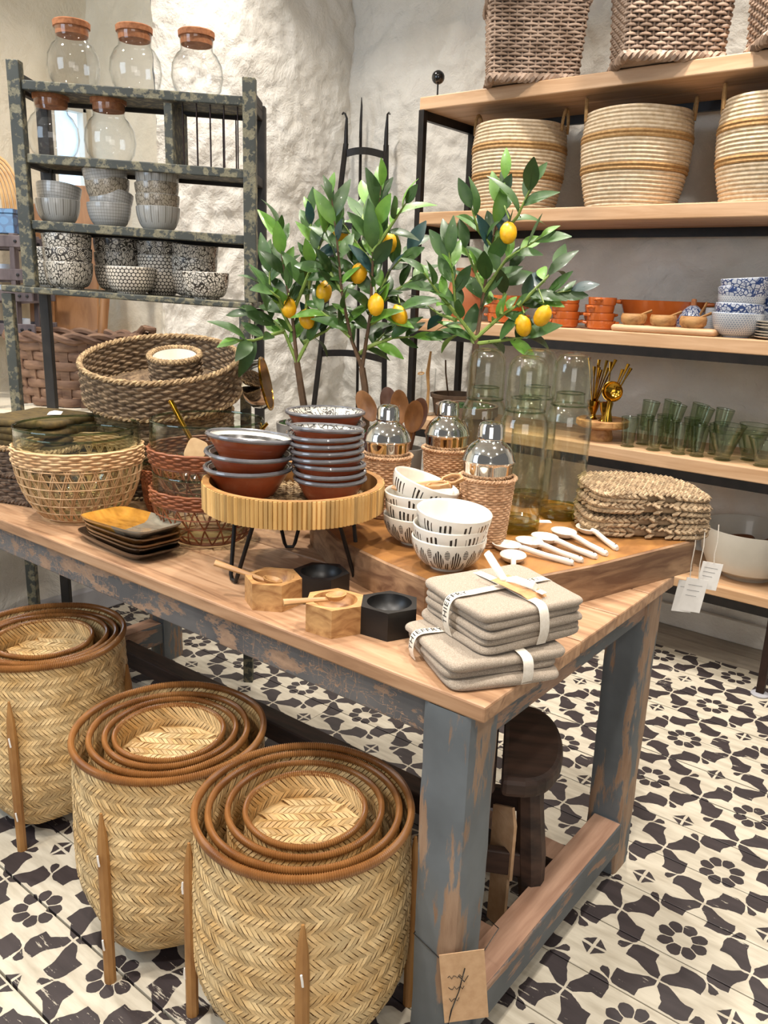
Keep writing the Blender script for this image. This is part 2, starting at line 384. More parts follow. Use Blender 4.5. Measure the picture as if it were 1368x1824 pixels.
# ------------------------------------------------------------------ room
LO = (-.38362, 2.27213); LS = .3
def floor_material():
    m, nt, bs = new_mat('stencilled_floor')
    g = nt.nodes.new('ShaderNodeTexCoord'); base = g.outputs['Object']
    nd = nt.nodes.new('ShaderNodeTexNoise'); nd.inputs['Scale'].default_value = 26; nd.inputs['Detail'].default_value = 3; nt.links.new(base, nd.inputs['Vector'])
    sp0 = nt.nodes.new('ShaderNodeSeparateXYZ'); nt.links.new(nd.outputs['Color'], sp0.inputs[0])
    sp = nt.nodes.new('ShaderNodeSeparateXYZ'); nt.links.new(base, sp.inputs[0])
    x = (E(nt, sp.outputs[0]) - LO[0] + (E(nt, sp0.outputs[0]) - .5) * .011) * (1 / LS)
    y = (E(nt, sp.outputs[1]) - LO[1] + (E(nt, sp0.outputs[1]) - .5) * .011) * (1 / LS)
    fx = (x + .5).op('FLOORED_MODULO', 1.0) - .5; fy = (y + .5).op('FLOORED_MODULO', 1.0) - .5
    a, b = fx.abs(), fy.abs(); A, B = a.mx(b), a.mn(b)
    s = ((.5 - A) + B) * (1 / .5); v = (.5 - A - B) * .70711        # s: 0..1 from the mid-edge to the cell diagonal
    up = s.curve([(0, 0), (.12, .036), (.3, .047), (.5, .06), (.655, .112), (.78, .07), (.9, .034), (.97, -.015), (1, -.045)])
    lw = s.curve([(0, 0), (.12, .04), (.3, .06), (.5, .08), (.6, .098), (.72, .14), (.84, .105), (.96, .05), (1, .045)]) * -1
    bone = (v < up) * (v > lw) * (s > .03) * (s < .968) * (B > .009) * ((.5 - A) > .009)
    nv = v * -1
    hw = nv.curve([(0, 0), (.045, 0), (.09, .02), (.125, .036), (.148, .032), (.165, 0), (.5, 0)])
    drop = ((1 - s) * .35355 < hw) * (nv > .045) * (nv < .17)
    r = (fx * fx + fy * fy).op('SQRT'); th = fy.op('ARCTAN2', fx)
    ph = (th - math.radians(38) + PI / 8 + 4 * PI).op('FLOORED_MODULO', PI / 4) - PI / 8
    pw = r.curve([(0, 0), (.07, 0), (.08, .0275), (.1, .0355), (.14, .0515), (.165, .052), (.183, .034), (.194, 0), (.8, 0)])
    pet = (ph.abs() * r < pw) * (r > .074) * (r < .195)
    c, d = .5 - a, .5 - b
    dia = (c + d < .108) * (c.mn(d) > .012)
    dark = bone.mx(drop).mx(pet).mx(dia)
    w1 = nz(nt, coords(nt, scale=(1, 6, 1)), 14, 8, .7); w2 = nz(nt, coords(nt), 2.2, 3)
    wear = (w1 * .6 + w2 * .4) > .60
    dark = dark * (1 - wear * .8)
    n2 = nz(nt, coords(nt, scale=(1, 5, 1)), 9, 6)
    cream = ramp(nt, n2, [(.25, C('#aca28f')), (.6, C('#cbc3b1'))]); ink = ramp(nt, n2, [(.3, C('#2d2628')), (.7, C('#3d3536'))])
    bare = (E(nt, sp.outputs[1]) + (w2 - .5) * .04 > 3.27)
    col = mix(nt, dark, cream, ink); col = mix(nt, bare, col, ramp(nt, n2, [(.3, C('#8d8478')), (.7, C('#a59b8c'))]))
    nt.links.new(col, bs.inputs['Base Color']); bs.inputs['Roughness'].default_value = .5
    bump(nt, bs, w1, .12, .001)
floor_material()
mat('subfloor', '#1a1715', rough=1)
fl = struct(MB().box(-3.6, 1.4, -.8, 3.6, -.06, -.022).build('floor', 'subfloor', smooth=False))
y = LO[1] + LS * -1.13 - .1635 * 14
while y < 3.55:
    mb = MB(); g_ = .0015 if random.random() < .72 else .0036
    y1 = min(y + .1635, 3.6)
    cuts = [-3.6] + ([random.uniform(-2.2, .2)] if random.random() < .5 else []) + [1.4]
    for a_, b_ in zip(cuts[:-1], cuts[1:]):
        MB().box(a_ + .0008, b_ - .0008, y + g_, y1 - g_, -.022, 0).build('plank', 'stencilled_floor', fl, smooth=False, bevel=.0012)
    y += .1635

def rough_wall(name, fn, nu, nv, amp, m, seed):
    def pt(u, v):
        p_, n_ = fn(u, v); q = Vector(p_) * 3.1 + Vector((seed, 0, 0))
        h = noise.fractal(q, 1.0, 2.0, 4) * .6 + abs(noise.noise(q * 2.1)) * .9 + noise.noise(q * 6.3) * .35 + abs(noise.noise(q * 11)) * .22
        return Vector(p_) + Vector(n_) * (h * amp)
    return struct(MB().grid(pt, nu, nv).build(name, m))
YB, XL = 3.565, -3.1
rough_wall('wall_back', lambda u, v: ((XL - .02 + u * 4.6, YB, v * 3.2), (0, -1, 0)), 340, 240, .036, 'plaster', 3)
# left wall: full height beyond the window niche, low breast wall under it
NY, NX, NS = 2.315, -3.56, .93
rough_wall('wall_left', lambda u, v: ((XL, NY + u * (YB - NY + .02), v * 3.2), (1, 0, 0)), 100, 240, .026, 'plaster', 11)
rough_wall('wall_breast', lambda u, v: ((XL, -.8 + u * (NY + .81), v * (NS + .01)), (1, 0, 0)), 120, 50, .012, 'plaster', 17)
rough_wall('wall_reveal', lambda u, v: ((NX - .02 + u * (XL - NX + .03), NY, NS + v * (3.2 - NS)), (0, -1, 0)), 40, 170, .016, 'plaster_cream', 23)
WN = MB()
WY0, WY1, WZ0, WZ1 = 2.11, 2.285, 1.2, 2.16
wn = rough_wall('wall_niche', lambda u, v: ((NX, -.8 + u * (WY0 + .8), NS + v * (3.2 - NS)), (1, 0, 0)), 110, 90, .006, 'plaster_cream', 31)
struct(MB().box(NX - .05, NX, WY0, NY + .02, NS, WZ0).build('wall_under_window', 'plaster_cream', smooth=False))
struct(MB().box(NX - .05, NX, WY0, NY + .02, WZ1, 3.2).build('wall_over_window', 'plaster_cream', smooth=False))
struct(MB().box(NX - .05, NX, WY1, NY + .02, WZ0, WZ1).build('wall_beside_window', 'plaster_cream', smooth=False))
wi = struct(MB().box(NX - .045, NX - .04, WY0, WY1, WZ0, WZ1).build('window_1', 'window_light', smooth=False))
fr_ = MB().box(NX - .04, NX + .01, WY0, WY0 + .02, WZ0, WZ1).box(NX - .04, NX + .01, WY1 - .02, WY1, WZ0, WZ1).box(NX - .04, NX + .01, WY0, WY1, WZ0, WZ0 + .02).box(NX - .04, NX + .01, WY0, WY1, WZ1 - .02, WZ1).box(NX - .04, NX - .01, WY0, WY1, 1.44, 1.455)
fr_.build('window_frame', 'white_trim', wi, smooth=False, bevel=.003)
struct(MB().box(NX - .02, -2.66, -.8, NY + .005, NS - .05, NS).build('window_sill', 'plaster_cream', smooth=False, bevel=.006))
struct(MB().box(XL, XL + .05, -.8, YB, 0, .11).build('baseboard_left', 'skirting', smooth=False, bevel=.006))
struct(MB().box(-3.1, 1.4, YB - .05, YB - .02, 0, .10).build('baseboard_back', 'plaster', smooth=False, bevel=.006))
struct(MB().box(-3.6, 1.4, -.8, 3.6, 3.2, 3.26).build('ceiling', 'plaster', smooth=False))
# pale arched moulding at the head of the niche
tr_ = MB().tube([(NX + .03, 1.95 - .55 * math.cos(t_ / 16 * PI / 2), 1.95 + .62 * math.sin(t_ / 16 * PI / 2)) for t_ in range(17)], .014, 8)
struct(tr_.build('trim_1', 'white_trim'))
# ------------------------------------------------------------------ work table
ZT = .795
T = thing('work_table', 'long worn work table with grey painted apron and legs, bare plank top', 'table', (-1.55, 1.44, 0))
TX0, TX1, TY0, TY1 = -2.53, -.572, 1.014, 1.872
ys_ = [TY0, TY0 + .19, TY0 + .345, TY0 + .52, TY0 + .69, TY1]
for a_, b_ in zip(ys_[:-1], ys_[1:]):
    q = MB().box(TX0, TX1 + random.uniform(-.004, .004), a_ + .0012, b_ - .0012, ZT - .03, ZT).build('plank', 'table_wood', T, smooth=False, bevel=.004, world=True)
AZ = ZT - .03
MB().box(TX0 + .03, TX1 - .03, TY0 + .014, TY0 + .044, AZ - .068, AZ).build('apron', 'apron_paint', T, smooth=False, bevel=.003, world=True)
MB().box(TX0 + .03, TX1 - .03, TY1 - .044, TY1 - .014, AZ - .068, AZ).build('apron', 'apron_paint', T, smooth=False, bevel=.003, world=True)
MB().box(TX1 - .06, TX1 - .026, TY0 + .06, TY1 - .06, AZ - .06, AZ).build('apron', 'stretcher_paint', T, smooth=False, bevel=.003, world=True)
MB().box(TX0 + .014, TX0 + .05, TY0 + .03, TY1 - .03, AZ - .06, AZ).build('apron', 'stretcher_paint', T, smooth=False, bevel=.003, world=True)
for lx, ly in ((TX1 - .074, TY0 + .052), (TX1 - .066, TY1 - .056), (TX0 + .06, TY0 + .06), (TX0 + .06, TY1 - .06)):
    w_ = .05
    def legpt(u, v, lx=lx, ly=ly):
        a = u * 2 * PI; k = 1 / max(abs(math.cos(a + .0001)), abs(math.sin(a + .0001))); k = min(k, 1.30)
        z = v * AZ; wv = w_ * (1 - .08 * (1 - v)) + .0016 * noise.noise(Vector((u * 9, v * 14, lx * 7)))
        return (lx + wv * k * math.cos(a), ly + wv * k * math.sin(a), z)
    MB().grid(legpt, 32, 26, True).build('leg', 'leg_paint', T, world=True)
for ly in (1.585, 1.245):
    MB().box(-1.05, TX1 - .09, ly - .032, ly + .032, .142, .1435).build('worn_tread', 'stretcher_top', T, smooth=False, bevel=.0005, world=True)
    st = MB().box(TX0 + .06, TX1 - .06, ly - .034, ly + .034, .08, .142).build('stretcher', 'dark_wood' if ly > 1.5 else 'stretcher_paint', T, smooth=False, bevel=.005, world=True)
for lx in (TX1 - .052, TX0 + .062):
    MB().box(lx - .036, lx + .036, TY0 + .08, TY1 - .1, .075, .158).build('stretcher', 'stretcher_paint', T, smooth=False, bevel=.005, world=True)
    MB().box(lx - .034, lx + .034, TY0 + .09, TY1 - .11, .158, .1605).build('worn_tread', 'stretcher_top', T, smooth=False, bevel=.001, world=True)
# price tag tied to the near leg
tg = thing('price_tag', 'buff paper price tag tied with black string to the near table leg', 'tag', (TX1 - .06, TY0 + .01, .24))
ring = [(TX1 - .06 + .056 * sx, TY0 + .06 + .056 * sy, .33 - .07 * (sx - sy + 2) / 4) for sx, sy in ((-1, 1), (-1, -1), (1, -1), (1, 1))]
MB().tube(ring, .0012, 5, True).build('string', 'black_gloss', tg, world=True)
MB().tube([(TX1 - .004, TY0 + .002, .29), (TX1 - .01, TY0 - .002, .24), (TX1 - .022, TY0 - .003, .19), (TX1 - .03, TY0 - .004, .13)], .0012, 5).build('string', 'black_gloss', tg, world=True)
c_ = MB().box(-.04, .04, -.0006, .0006, -.15, 0)
card = c_.build('card', 'buff_card', tg, loc=(.045, -.004, .075), rot=(0, -.12, .75), smooth=False)
for k, zz in enumerate((-.05, -.075, -.1)):
    MB().tube([(-.028 + i * .0035, -.0012, zz + .004 * math.sin(i * 2.3 + k)) for i in range(9 if k < 2 else 6)], .0006, 4).build('handwriting', 'ink', card)

# ------------------------------------------------------------------ steel and pine shelving
S = thing('shelving_unit', 'tall black steel shelving unit with five thick pine shelves', 'shelving', (-1.4, 3.28, 0))
SX0, SX1, SY0, SY1 = -2.275, -.56, 3.07, 3.49
SHELF = [2.222, 1.758, 1.300, .852, .385]
for k, z in enumerate(SHELF):
    th_ = .052 if k < 4 else .04
    for a_, b_ in ((SY0, SY0 + .205), (SY0 + .208, SY1)):
        MB().box(SX0 + .002, SX1 + (.0 if k == 4 else .25), a_, b_, z - th_, z).build('shelf_board', 'pine', S, smooth=False, bevel=.004, world=True)
    for yy in ((SY0 + .012, SY1 - .012) if k > 1 else (SY1 - .012,)):
        MB().box(SX0 + .02, SX1 - .02, yy - .012, yy + .012, z - th_ - .034, z - th_).build('rail', 'black_steel', S, smooth=False, world=True)
    MB().box(SX0, SX0 + .024, SY0 + .02, SY1 - .02, z - th_ - .036, z - th_).build('rail', 'black_steel', S, smooth=False, world=True)
    MB().box(SX1 - .024, SX1, SY0 + .02, SY1 - .02, z - th_ - .036, z - th_).build('rail', 'black_steel', S, smooth=False, world=True)
for lx in (SX0 + .013, SX1 - .013):
    for ly in (SY0 + .013, SY1 - .013):
        o_ = MB().box(lx - .014, lx + .014, ly - .014, ly + .014, .012, SHELF[0] - .05).build('post', 'black_steel' if lx < -1 else 'rust_steel', S, smooth=False, bevel=.002, world=True)
        MB().lathe([(.001, 0), (.032, 0), (.034, .006), (.022, .012), (.001, .012)], 16, (lx, ly, 0)).build('foot_plate', 'skirting', S, world=True)
fn = thing('ball_finial', 'glossy black ball on a thin stem at the top shelf corner', 'ornament', (-2.225, 3.13, SHELF[0]))
MB().ball((0, 0, .083), .028, 20).build('ball', 'black_gloss', fn)
MB().lathe([(.001, 0), (.02, 0), (.02, .003), (.0035, .004), (.0035, .06), (.001, .06)], 12).build('stem', 'black_steel', fn)

# ------------------------------------------------------------------ weathered plate rack on legs (seen square-on)
RK = 2.75 / 2.62
def RP(lx, d, z=0):       # rack frame -> world
    return Vector((lx * math.cos(YAW) - d * math.sin(YAW), lx * math.sin(YAW) + d * math.cos(YAW), z))
def rz(z): return CAMH + (z - CAMH) * RK
RD = 2.75
tilt = -.036
def RT(x): return tilt * (x + .8)      # the old rack leans a little down to the right
rk = thing('plate_rack', 'old wooden plate rack with flaking grey and cream paint on tall legs', 'rack', RP(-.85, RD + .13), YAW)
def rbox(x0, x1, y0, y1, z0, z1):      # local box, sheared to the lean
    mb = MB().box(x0, x1, y0, y1, z0, z1); mb.v = [(x + .85, y - .13, z + RT(x)) for x, y, z in mb.v]; return mb
X0, X1 = -1.185, -.462
LV = [rz(1.965), rz(1.765), rz(1.576), rz(1.385)]
TOPZ = rz(2.02)
for k, z in enumerate(LV[:3]):
    rbox(X0 + .02, X1, .0, .018, z - .024, z + .004).build('shelf_lip', 'rack_paint', rk, smooth=False, bevel=.003)
    rbox(X0 + .02, X1, .018, .2, z - .018, z - .004).build('shelf_board', 'rack_paint', rk, smooth=False, bevel=.002)
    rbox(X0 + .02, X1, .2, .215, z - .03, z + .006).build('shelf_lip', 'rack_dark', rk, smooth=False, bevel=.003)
rbox(X0 - .09, X1 + .005, -.015, .29, LV[3] - .024, LV[3] - .004).build('base_board', 'rack_paint', rk, smooth=False, bevel=.004)
for x in (X0, X1):
    for y in (0, .2):
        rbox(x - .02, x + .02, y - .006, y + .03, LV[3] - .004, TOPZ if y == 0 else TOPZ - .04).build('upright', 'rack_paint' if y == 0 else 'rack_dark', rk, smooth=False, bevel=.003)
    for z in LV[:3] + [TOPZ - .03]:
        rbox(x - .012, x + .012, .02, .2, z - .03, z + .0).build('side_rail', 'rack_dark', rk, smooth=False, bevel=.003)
for x, y, xs in ((X0 - .075, .0, 0), (X1 - .02, .0, 0), (X0 - .065, .265, 0), (X1 - .015, .265, 0)):
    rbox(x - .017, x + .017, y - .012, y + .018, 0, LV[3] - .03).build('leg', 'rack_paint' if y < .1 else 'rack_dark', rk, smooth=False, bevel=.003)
rbox(-.728, -.702, .004, .2, LV[1], LV[0] - .03).build('divider', 'rack_paint', rk, smooth=False, bevel=.002)
for k in range(5):
    for y in (.03, .19):
        x = -.675 + k * .043 + (.008 if y > .1 else 0)
        MB().tube([(x + .85, y - .13, LV[1] - .005 + RT(x)), (x + .85, y - .13, LV[0] - .02 + RT(x))], .0025, 6).build('wire', 'rust_steel', rk)

# ------------------------------------------------------------------ wrought iron ladder in the corner
ld = thing('iron_trellis', 'tall black wrought-iron trellis with hooked prongs leaning in the corner', 'trellis', (-2.8, 3.3, 0))
def lerp3(a, b, t): return Vector(a).lerp(Vector(b), t)
rails = [((-2.985, 3.06, 0), (-2.985, 3.41, 2.14)), ((-2.86, 3.42, 0), (-2.93, 3.46, 2.2)), ((-2.50, 3.22, 0), (-2.745, 3.44, 2.12))]
for k, (a_, b_) in enumerate(rails):
    MB().bar(a_, b_, .026 if k != 1 else .012, .012).build('rail', 'black_steel', ld, smooth=False, world=True)
    b_ = Vector(b_); hk = [b_ - Vector((0, 0, .03)), b_ + Vector((0, 0, .06)), b_ + Vector((.002, 0, .12))]
    sg = -1 if k == 0 else 1
    if k != 1: hk += [b_ + Vector((sg * .006, -.004, .14)), b_ + Vector((sg * .016, -.006, .146)), b_ + Vector((sg * .024, -.006, .138))]
    else: hk += [b_ + Vector((0, 0, .16))]
    MB().tube(hk, [.012, .010, .006, .005, .005, .004][:len(hk)] if k != 1 else [.008, .007, .005, .002], 8).build('hook', 'black_steel', ld, world=True)
for z in (2.08, 1.72, 1.08, .45):
    t_ = z / 2.13
    A_, B_, D_ = (lerp3(*rails[i], min(1, t_)) for i in (0, 1, 2))
    mid = (A_ + D_) / 2; bow = (B_ - mid) * .55
    pts = [A_.lerp(D_, i / 10) + bow * math.sin(PI * i / 10) * .6 for i in range(11)]
    mb = MB()
    for p0, p1 in zip(pts[:-1], pts[1:]): mb.bar(p0, p1, .008, .034)
    mb.build('crossbar', 'black_steel', ld, smooth=False, world=True)

# ------------------------------------------------------------------ stool under the table
so = thing('wooden_stool', 'dark old wooden stool with cracked plank seat under the table', 'stool', (-.80, 1.50, 0), .5)
for sg in (-1, 1):
    poly = []
    for i in range(17):
        a = -PI / 2 + PI * i / 16
        poly.append((sg * (.006 + .135 * math.cos(a) ** .6 if math.cos(a) > 0 else sg * .006), .175 * math.sin(a)))
    if sg < 0: poly = poly[::-1]
    MB().prism(poly, .395, .44).build('seat_plank', 'dark_wood', so, smooth=False, bevel=.012)
for x, y in ((-.085, -.11), (.085, -.11), (-.085, .11), (.085, .11)):
    MB().tube([(x * .8, y * .8, .40), (x * 1.0, y * 1.0, .22), (x * 1.2, y * 1.2, 0)], [.028, .033, .02], 8).build('leg', 'dark_wood', so)
MB().bar((-.09, -.12, .2), (.09, -.12, .2), .022, .06).build('stretcher', 'dark_wood', so, smooth=False, bevel=.004)
MB().bar((-.09, .12, .2), (.09, .12, .2), .022, .06).build('stretcher', 'dark_wood', so, smooth=False, bevel=.004)
bxs = thing('cardboard_sleeve', 'tan folded card sleeve standing against the stool leg', 'card sleeve', (-.735, 1.425, 0), -.5)
MB().box(-.045, .045, -.004, .004, .16, .30).build('upper_fold', 'buff_card', bxs, smooth=False, bevel=.001)
MB().add([(-.045, -.004, .30), (.045, -.004, .30), (.045, .004, .30), (-.045, .004, .30), (.03, -.003, .34), (.03, .003, .34)], [(0, 1, 4), (3, 5, 2), (0, 4, 5, 3), (1, 2, 5, 4), (0, 3, 2, 1)]).build('flap', 'buff_card', bxs, smooth=False)
MB().bar((0, 0, 0), (0, 0, .17), .07, .007, (0, 1, 0)).build('lower_fold', 'buff_card', bxs, smooth=False)

# ------------------------------------------------------------------ nested bamboo baskets on the floor
def herring(mb, surf, n, v0, v1, bands, lift, rnd, slant):
    """twill of short flat strips, one slanted band above the other; surf(angle, v) -> (point, normal)"""
    hb = (v1 - v0) / bands; du = 2 * PI / n
    for j in range(bands):
        sg = 1 if j % 2 else -1; va, vb = v0 + j * hb - hb * .33, v0 + (j + 1) * hb + hb * .33
        for i in range(n):
            u0 = i * du + (du * .35 if j % 4 > 1 else 0); w_ = du * rnd.uniform(.78, .9); l_ = lift * rnd.uniform(.7, 1.35)
            sl = sg * slant * rnd.uniform(.92, 1.08); vs = []
            for t, k in ((0, .06), (.5, 1), (1, .06)):
                v = va + (vb - va) * t
                for e in (0, w_):
                    p_, n_ = surf(u0 + sl * (t - .5) + e, v); vs.append(p_ + n_ * (l_ * k))
            mb.add(vs, [(0, 1, 3, 2), (2, 3, 5, 4)])
def bamboo_basket(name, label, c, R, ztop, zbase, legs=None, inner=False, floor_depth=None, rimr=.0085, seed=1, n=None, group='nested bamboo baskets', bulge=1.03):
    rnd = random.Random(seed); cx, cy = c
    t = thing(name, label, 'basket', (cx, cy, 0), 0, group)
    H = ztop - zbase; n = n or int(2 * PI * R / .0106); slant = .037 / R
    def rad(a, v):
        r = R * (1 + (bulge - 1) * math.sin(PI * min(1, v * 1.15)))
        lowv = max(0, 1 - v / .33); r *= 1 - .22 * lowv ** 1.8
        sq = min(1.25, 1 / max(abs(math.cos(a - legs0)), abs(math.sin(a - legs0)))); return r * (1 + lowv ** 1.3 * .55 * (sq - 1.1))
    legs0 = (legs[0] + PI / 4) if legs else .6
    def surf(a, v, off=0):
        r = rad(a, v) + off; p_ = Vector((r * math.cos(a), r * math.sin(a), zbase + H * v))
        return p_, Vector((math.cos(a), math.sin(a), 0))
    # shell
    mb = MB().grid(lambda u, v: surf(u * 2 * PI, v)[0], 64, 12, True)
    mb.add([surf(2 * PI * i / 64, 0)[0] for i in range(64)], [tuple(range(64))])
    mb.build('shell', 'bamboo_back', t)
    wb = MB()
    if not inner: herring(wb, surf, n, .0, .985, max(6, int(H / .0255)), .0024, rnd, slant)
    else: herring(wb, surf, n, .5, .985, max(4, int(H * .5 / .0255)), .0024, rnd, slant)
    wi_ = MB(); d0 = .45
    def isurf(a, v):
        p_, n_ = surf(a, v, -.0035); return p_, -n_
    herring(wi_, isurf, n, d0, .985, int(H * (1 - d0) / .0255), .002, rnd, slant)
    wb.add(wi_.v, wi_.f)
    wb.build('weave', 'bamboo_strip', t, kind='stuff', smooth=False)
    if floor_depth:
        fm = MB(); zf = ztop - floor_depth; rr = R * .97; st = .0115; kk = int(rr / st) + 2
        fm.add([(rr * math.cos(2 * PI * i / 32), rr * math.sin(2 * PI * i / 32), zf - .003) for i in range(32)], [tuple(range(32))])
        for j in range(-kk, kk):
            for i in range(-kk * 2, kk * 2):
                yb = j * .022; sg = 1 if j % 2 else -1; xb = i * .0105
                if xb * xb + yb * yb > (rr - .012) ** 2: continue
                vs = []; l_ = rnd.uniform(.0015, .0045)
                for tt, k in ((-.56, -.3), (0, 1), (.56, -.3)):
                    for e in (0, .0088): vs.append((xb + e + sg * tt * .022, yb + tt * .022, zf + l_ * k + .10 * ((xb * xb + yb * yb) / rr ** 2) * floor_depth))
                fm.add(vs, [(0, 1, 3, 2), (2, 3, 5, 4)])
        M_ = Matrix.Rotation(rnd.uniform(.3, .9), 4, 'Z'); fm.xf(M_).build('woven_bottom', 'bamboo_strip', t, kind='stuff', smooth=False)
    # wrapped cane rim
    rm = MB(); ns = int(2 * PI * R / .0042); vs = []; fs = []
    for i in range(ns * 2):
        a = PI * i / ns; rr_ = rimr * (1.0 if i % 2 else .74) * (1 + .05 * noise.noise(Vector((a * 3, seed, 0))))
        zz = ztop + .004 * noise.noise(Vector((math.cos(a) * 1.2, math.sin(a) * 1.2, seed * 3.3)))
        for k in range(8):
            b = 2 * PI * k / 8; q = R + rr_ * math.cos(b) * .85
            vs.append((q * math.cos(a), q * math.sin(a), zz + rr_ * 1.25 * math.sin(b)))
    for i in range(ns * 2):
        i2 = (i + 1) % (ns * 2)
        for k in range(8): fs.append((i * 8 + k, i2 * 8 + k, i2 * 8 + (k + 1) % 8, i * 8 + (k + 1) % 8))
    rm.add(vs, fs).build('wrapped_rim', 'rattan_rim', t)
    if legs:
        for k, a in enumerate(legs):
            d = Vector((math.cos(a), math.sin(a), 0)); s_ = Vector((-d.y, d.x, 0))
            rb = rad(a, .05) + .012; path = []; rr = []
            for q in range(9):
                v = q / 8; z = v * (ztop * .84); vv = (z - zbase) / H
                path.append(d * (R * bulge + .011 - .004 * v) + Vector((0, 0, z)))
                rr.append(.0125 if q < 7 else (.010 if q == 7 else .003))
            lg = MB().tube(path, rr, 8, flat=.85).build('leg', 'bamboo_leg', t)
            for q in (2, 6):
                p_ = path[q] + d * .013
                MB().tube([p_ - s_ * .002 + Vector((0, 0, .012)), p_ + d * .001, p_ + s_ * .001 - Vector((0, 0, .012))], .0022, 5).build('tie', 'paper', lg)
    return t
def nest(nm, where, c, zt_, radii, offs, ang, seed):
    legs = [ang + PI / 2 * k for k in range(4)]
    o = bamboo_basket('bamboo_basket', f'largest outer bamboo basket of the {where} nest, with cane legs', c, radii[0], zt_, .045, legs, seed=seed)
    for k in (1, 2, 3):
        nmz = ['', 'second largest', 'third largest', 'smallest innermost'][k]
        bamboo_basket('bamboo_basket', f'{nmz} bamboo basket inside the {where} nest', (c[0] + offs[k][0], c[1] + offs[k][1]), radii[k], zt_ - .004 - .004 * k, .075 + .03 * k, None, inner=True, floor_depth=.05 if k == 3 else None, seed=seed * 10 + k, rimr=.0085 - .0006 * k)
nest('front', 'front right', (-.922, .972), .48, (.203, .180, .146, .114), ((0, 0), (-.004, .006), (-.008, .012), (-.007, .012)), math.radians(-46.5), 3)
nest('mid', 'middle', (-1.33, .975), .482, (.203, .168, .140, .117), ((0, 0), (-.004, .002), (-.006, .008), (-.012, .008)), math.radians(-76), 5)
nest('left', 'left rear', (-1.945, 1.03), .50, (.208, .176, .158, .124), ((0, 0), (.004, .010), (.0, .006), (-.012, .008)), math.radians(-51.5), 8)
# ------------------------------------------------------------------ generic soft shapes
def slab_mesh(w, d, h, e=.3, r=None, amp=0, seed=0, nu=56, nv=10, sag=0, top=3):
    """cushiony slab: superellipse plan, rounded edge, optional lumpiness"""
    r = r or h / 2
    prof = [(0.02, 0), (.45, 0)] + [(None, -PI / 2 + PI * j / nv) for j in range(nv + 1)] + [(.66, 1), (.33, 1), (.02, 1)]
    vs = []; n = len(prof)
    for i in range(nu):
        a = 2 * PI * i / nu; ca, sa = math.cos(a), math.sin(a)
        px = math.copysign(abs(ca) ** e, ca); py = math.copysign(abs(sa) ** e, sa)
        for k, z in prof:
            if k is None: x, y, zz = px * (w / 2 - r + r * math.cos(z)), py * (d / 2 - r + r * math.cos(z)), h / 2 + h / 2 * math.sin(z)
            else: x, y, zz = px * (w / 2 - r) * k, py * (d / 2 - r) * k, h * z
            q = Vector((x * 14 + seed * 7, y * 14, zz * 9 + seed)); dn = noise.noise(q) * amp
            vs.append((x + dn * .6, y + noise.noise(q + Vector((5, 3, 1))) * amp * .6, zz + dn * (1 if zz > h * .3 else 0) - sag * (x * x / (w * w / 4))))
    fs = [(i * n + j, ((i + 1) % nu) * n + j, ((i + 1) % nu) * n + j + 1, i * n + j + 1) for i in range(nu) for j in range(n - 1)]
    fs.append(tuple(i * n for i in range(nu))[::-1]); fs.append(tuple(i * n + n - 1 for i in range(nu)))
    return MB().add(vs, fs)
def torus(R, r, n=48, m=8, z=0):
    vs = [((R + r * math.cos(2 * PI * k / m)) * math.cos(2 * PI * i / n), (R + r * math.cos(2 * PI * k / m)) * math.sin(2 * PI * i / n), z + r * math.sin(2 * PI * k / m)) for i in range(n) for k in range(m)]
    fs = [(i * m + k, ((i + 1) % n) * m + k, ((i + 1) % n) * m + (k + 1) % m, i * m + (k + 1) % m) for i in range(n) for k in range(m)]
    return vs, fs
def circ(r, n=96):
    return [(r * math.cos(2 * PI * i / n), r * math.sin(2 * PI * i / n), math.cos(2 * PI * i / n), math.sin(2 * PI * i / n)) for i in range(n)]
def rrect(w, d, e=.16, n=120):
    out = []
    for i in range(n):
        a = 2 * PI * i / n; ca, sa = math.cos(a), math.sin(a)
        x, y = math.copysign(abs(ca) ** e, ca) * w / 2, math.copysign(abs(sa) ** e, sa) * d / 2
        out.append((x, y, ca, sa))
    return out
def even(pts, n):      # resample a closed outline evenly
    L = [0]
    for i in range(len(pts)): a, b = pts[i], pts[(i + 1) % len(pts)]; L.append(L[-1] + math.hypot(b[0] - a[0], b[1] - a[1]))
    out = []; j = 0
    for k in range(n):
        t = L[-1] * k / n
        while L[j + 1] < t: j += 1
        f = (t - L[j]) / max(1e-9, L[j + 1] - L[j]); a, b = pts[j], pts[(j + 1) % len(pts)]
        nx, ny = a[2] + (b[2] - a[2]) * f, a[3] + (b[3] - a[3]) * f; l = math.hypot(nx, ny) or 1
        out.append((a[0] + (b[0] - a[0]) * f, a[1] + (b[1] - a[1]) * f, nx / l, ny / l))
    return out
def weave(mb, outline, zs, rad, stakes, amp, scale=None, seg=5, flat=1.0, twist=0, jit=.0, seed=0):
    """horizontal weavers passing in front of and behind the stakes, row by row"""
    n = len(outline); rnd = random.Random(seed)
    for k, z in enumerate(zs):
        s = scale(z) if scale else 1.0; jz = rnd.uniform(-jit, jit); path = []
        for i, (x, y, nx, ny) in enumerate(outline):
            o = amp * math.sin(PI * stakes * i / n + PI * (k % 2) + PI / 2)
            path.append((x * s + nx * o, y * s + ny * o, z + jz + (twist * math.sin(2 * PI * stakes * i / n) if twist else 0)))
        mb.tube(path, rad, seg, True, flat=flat, up=(0, 0, 1))
    return mb
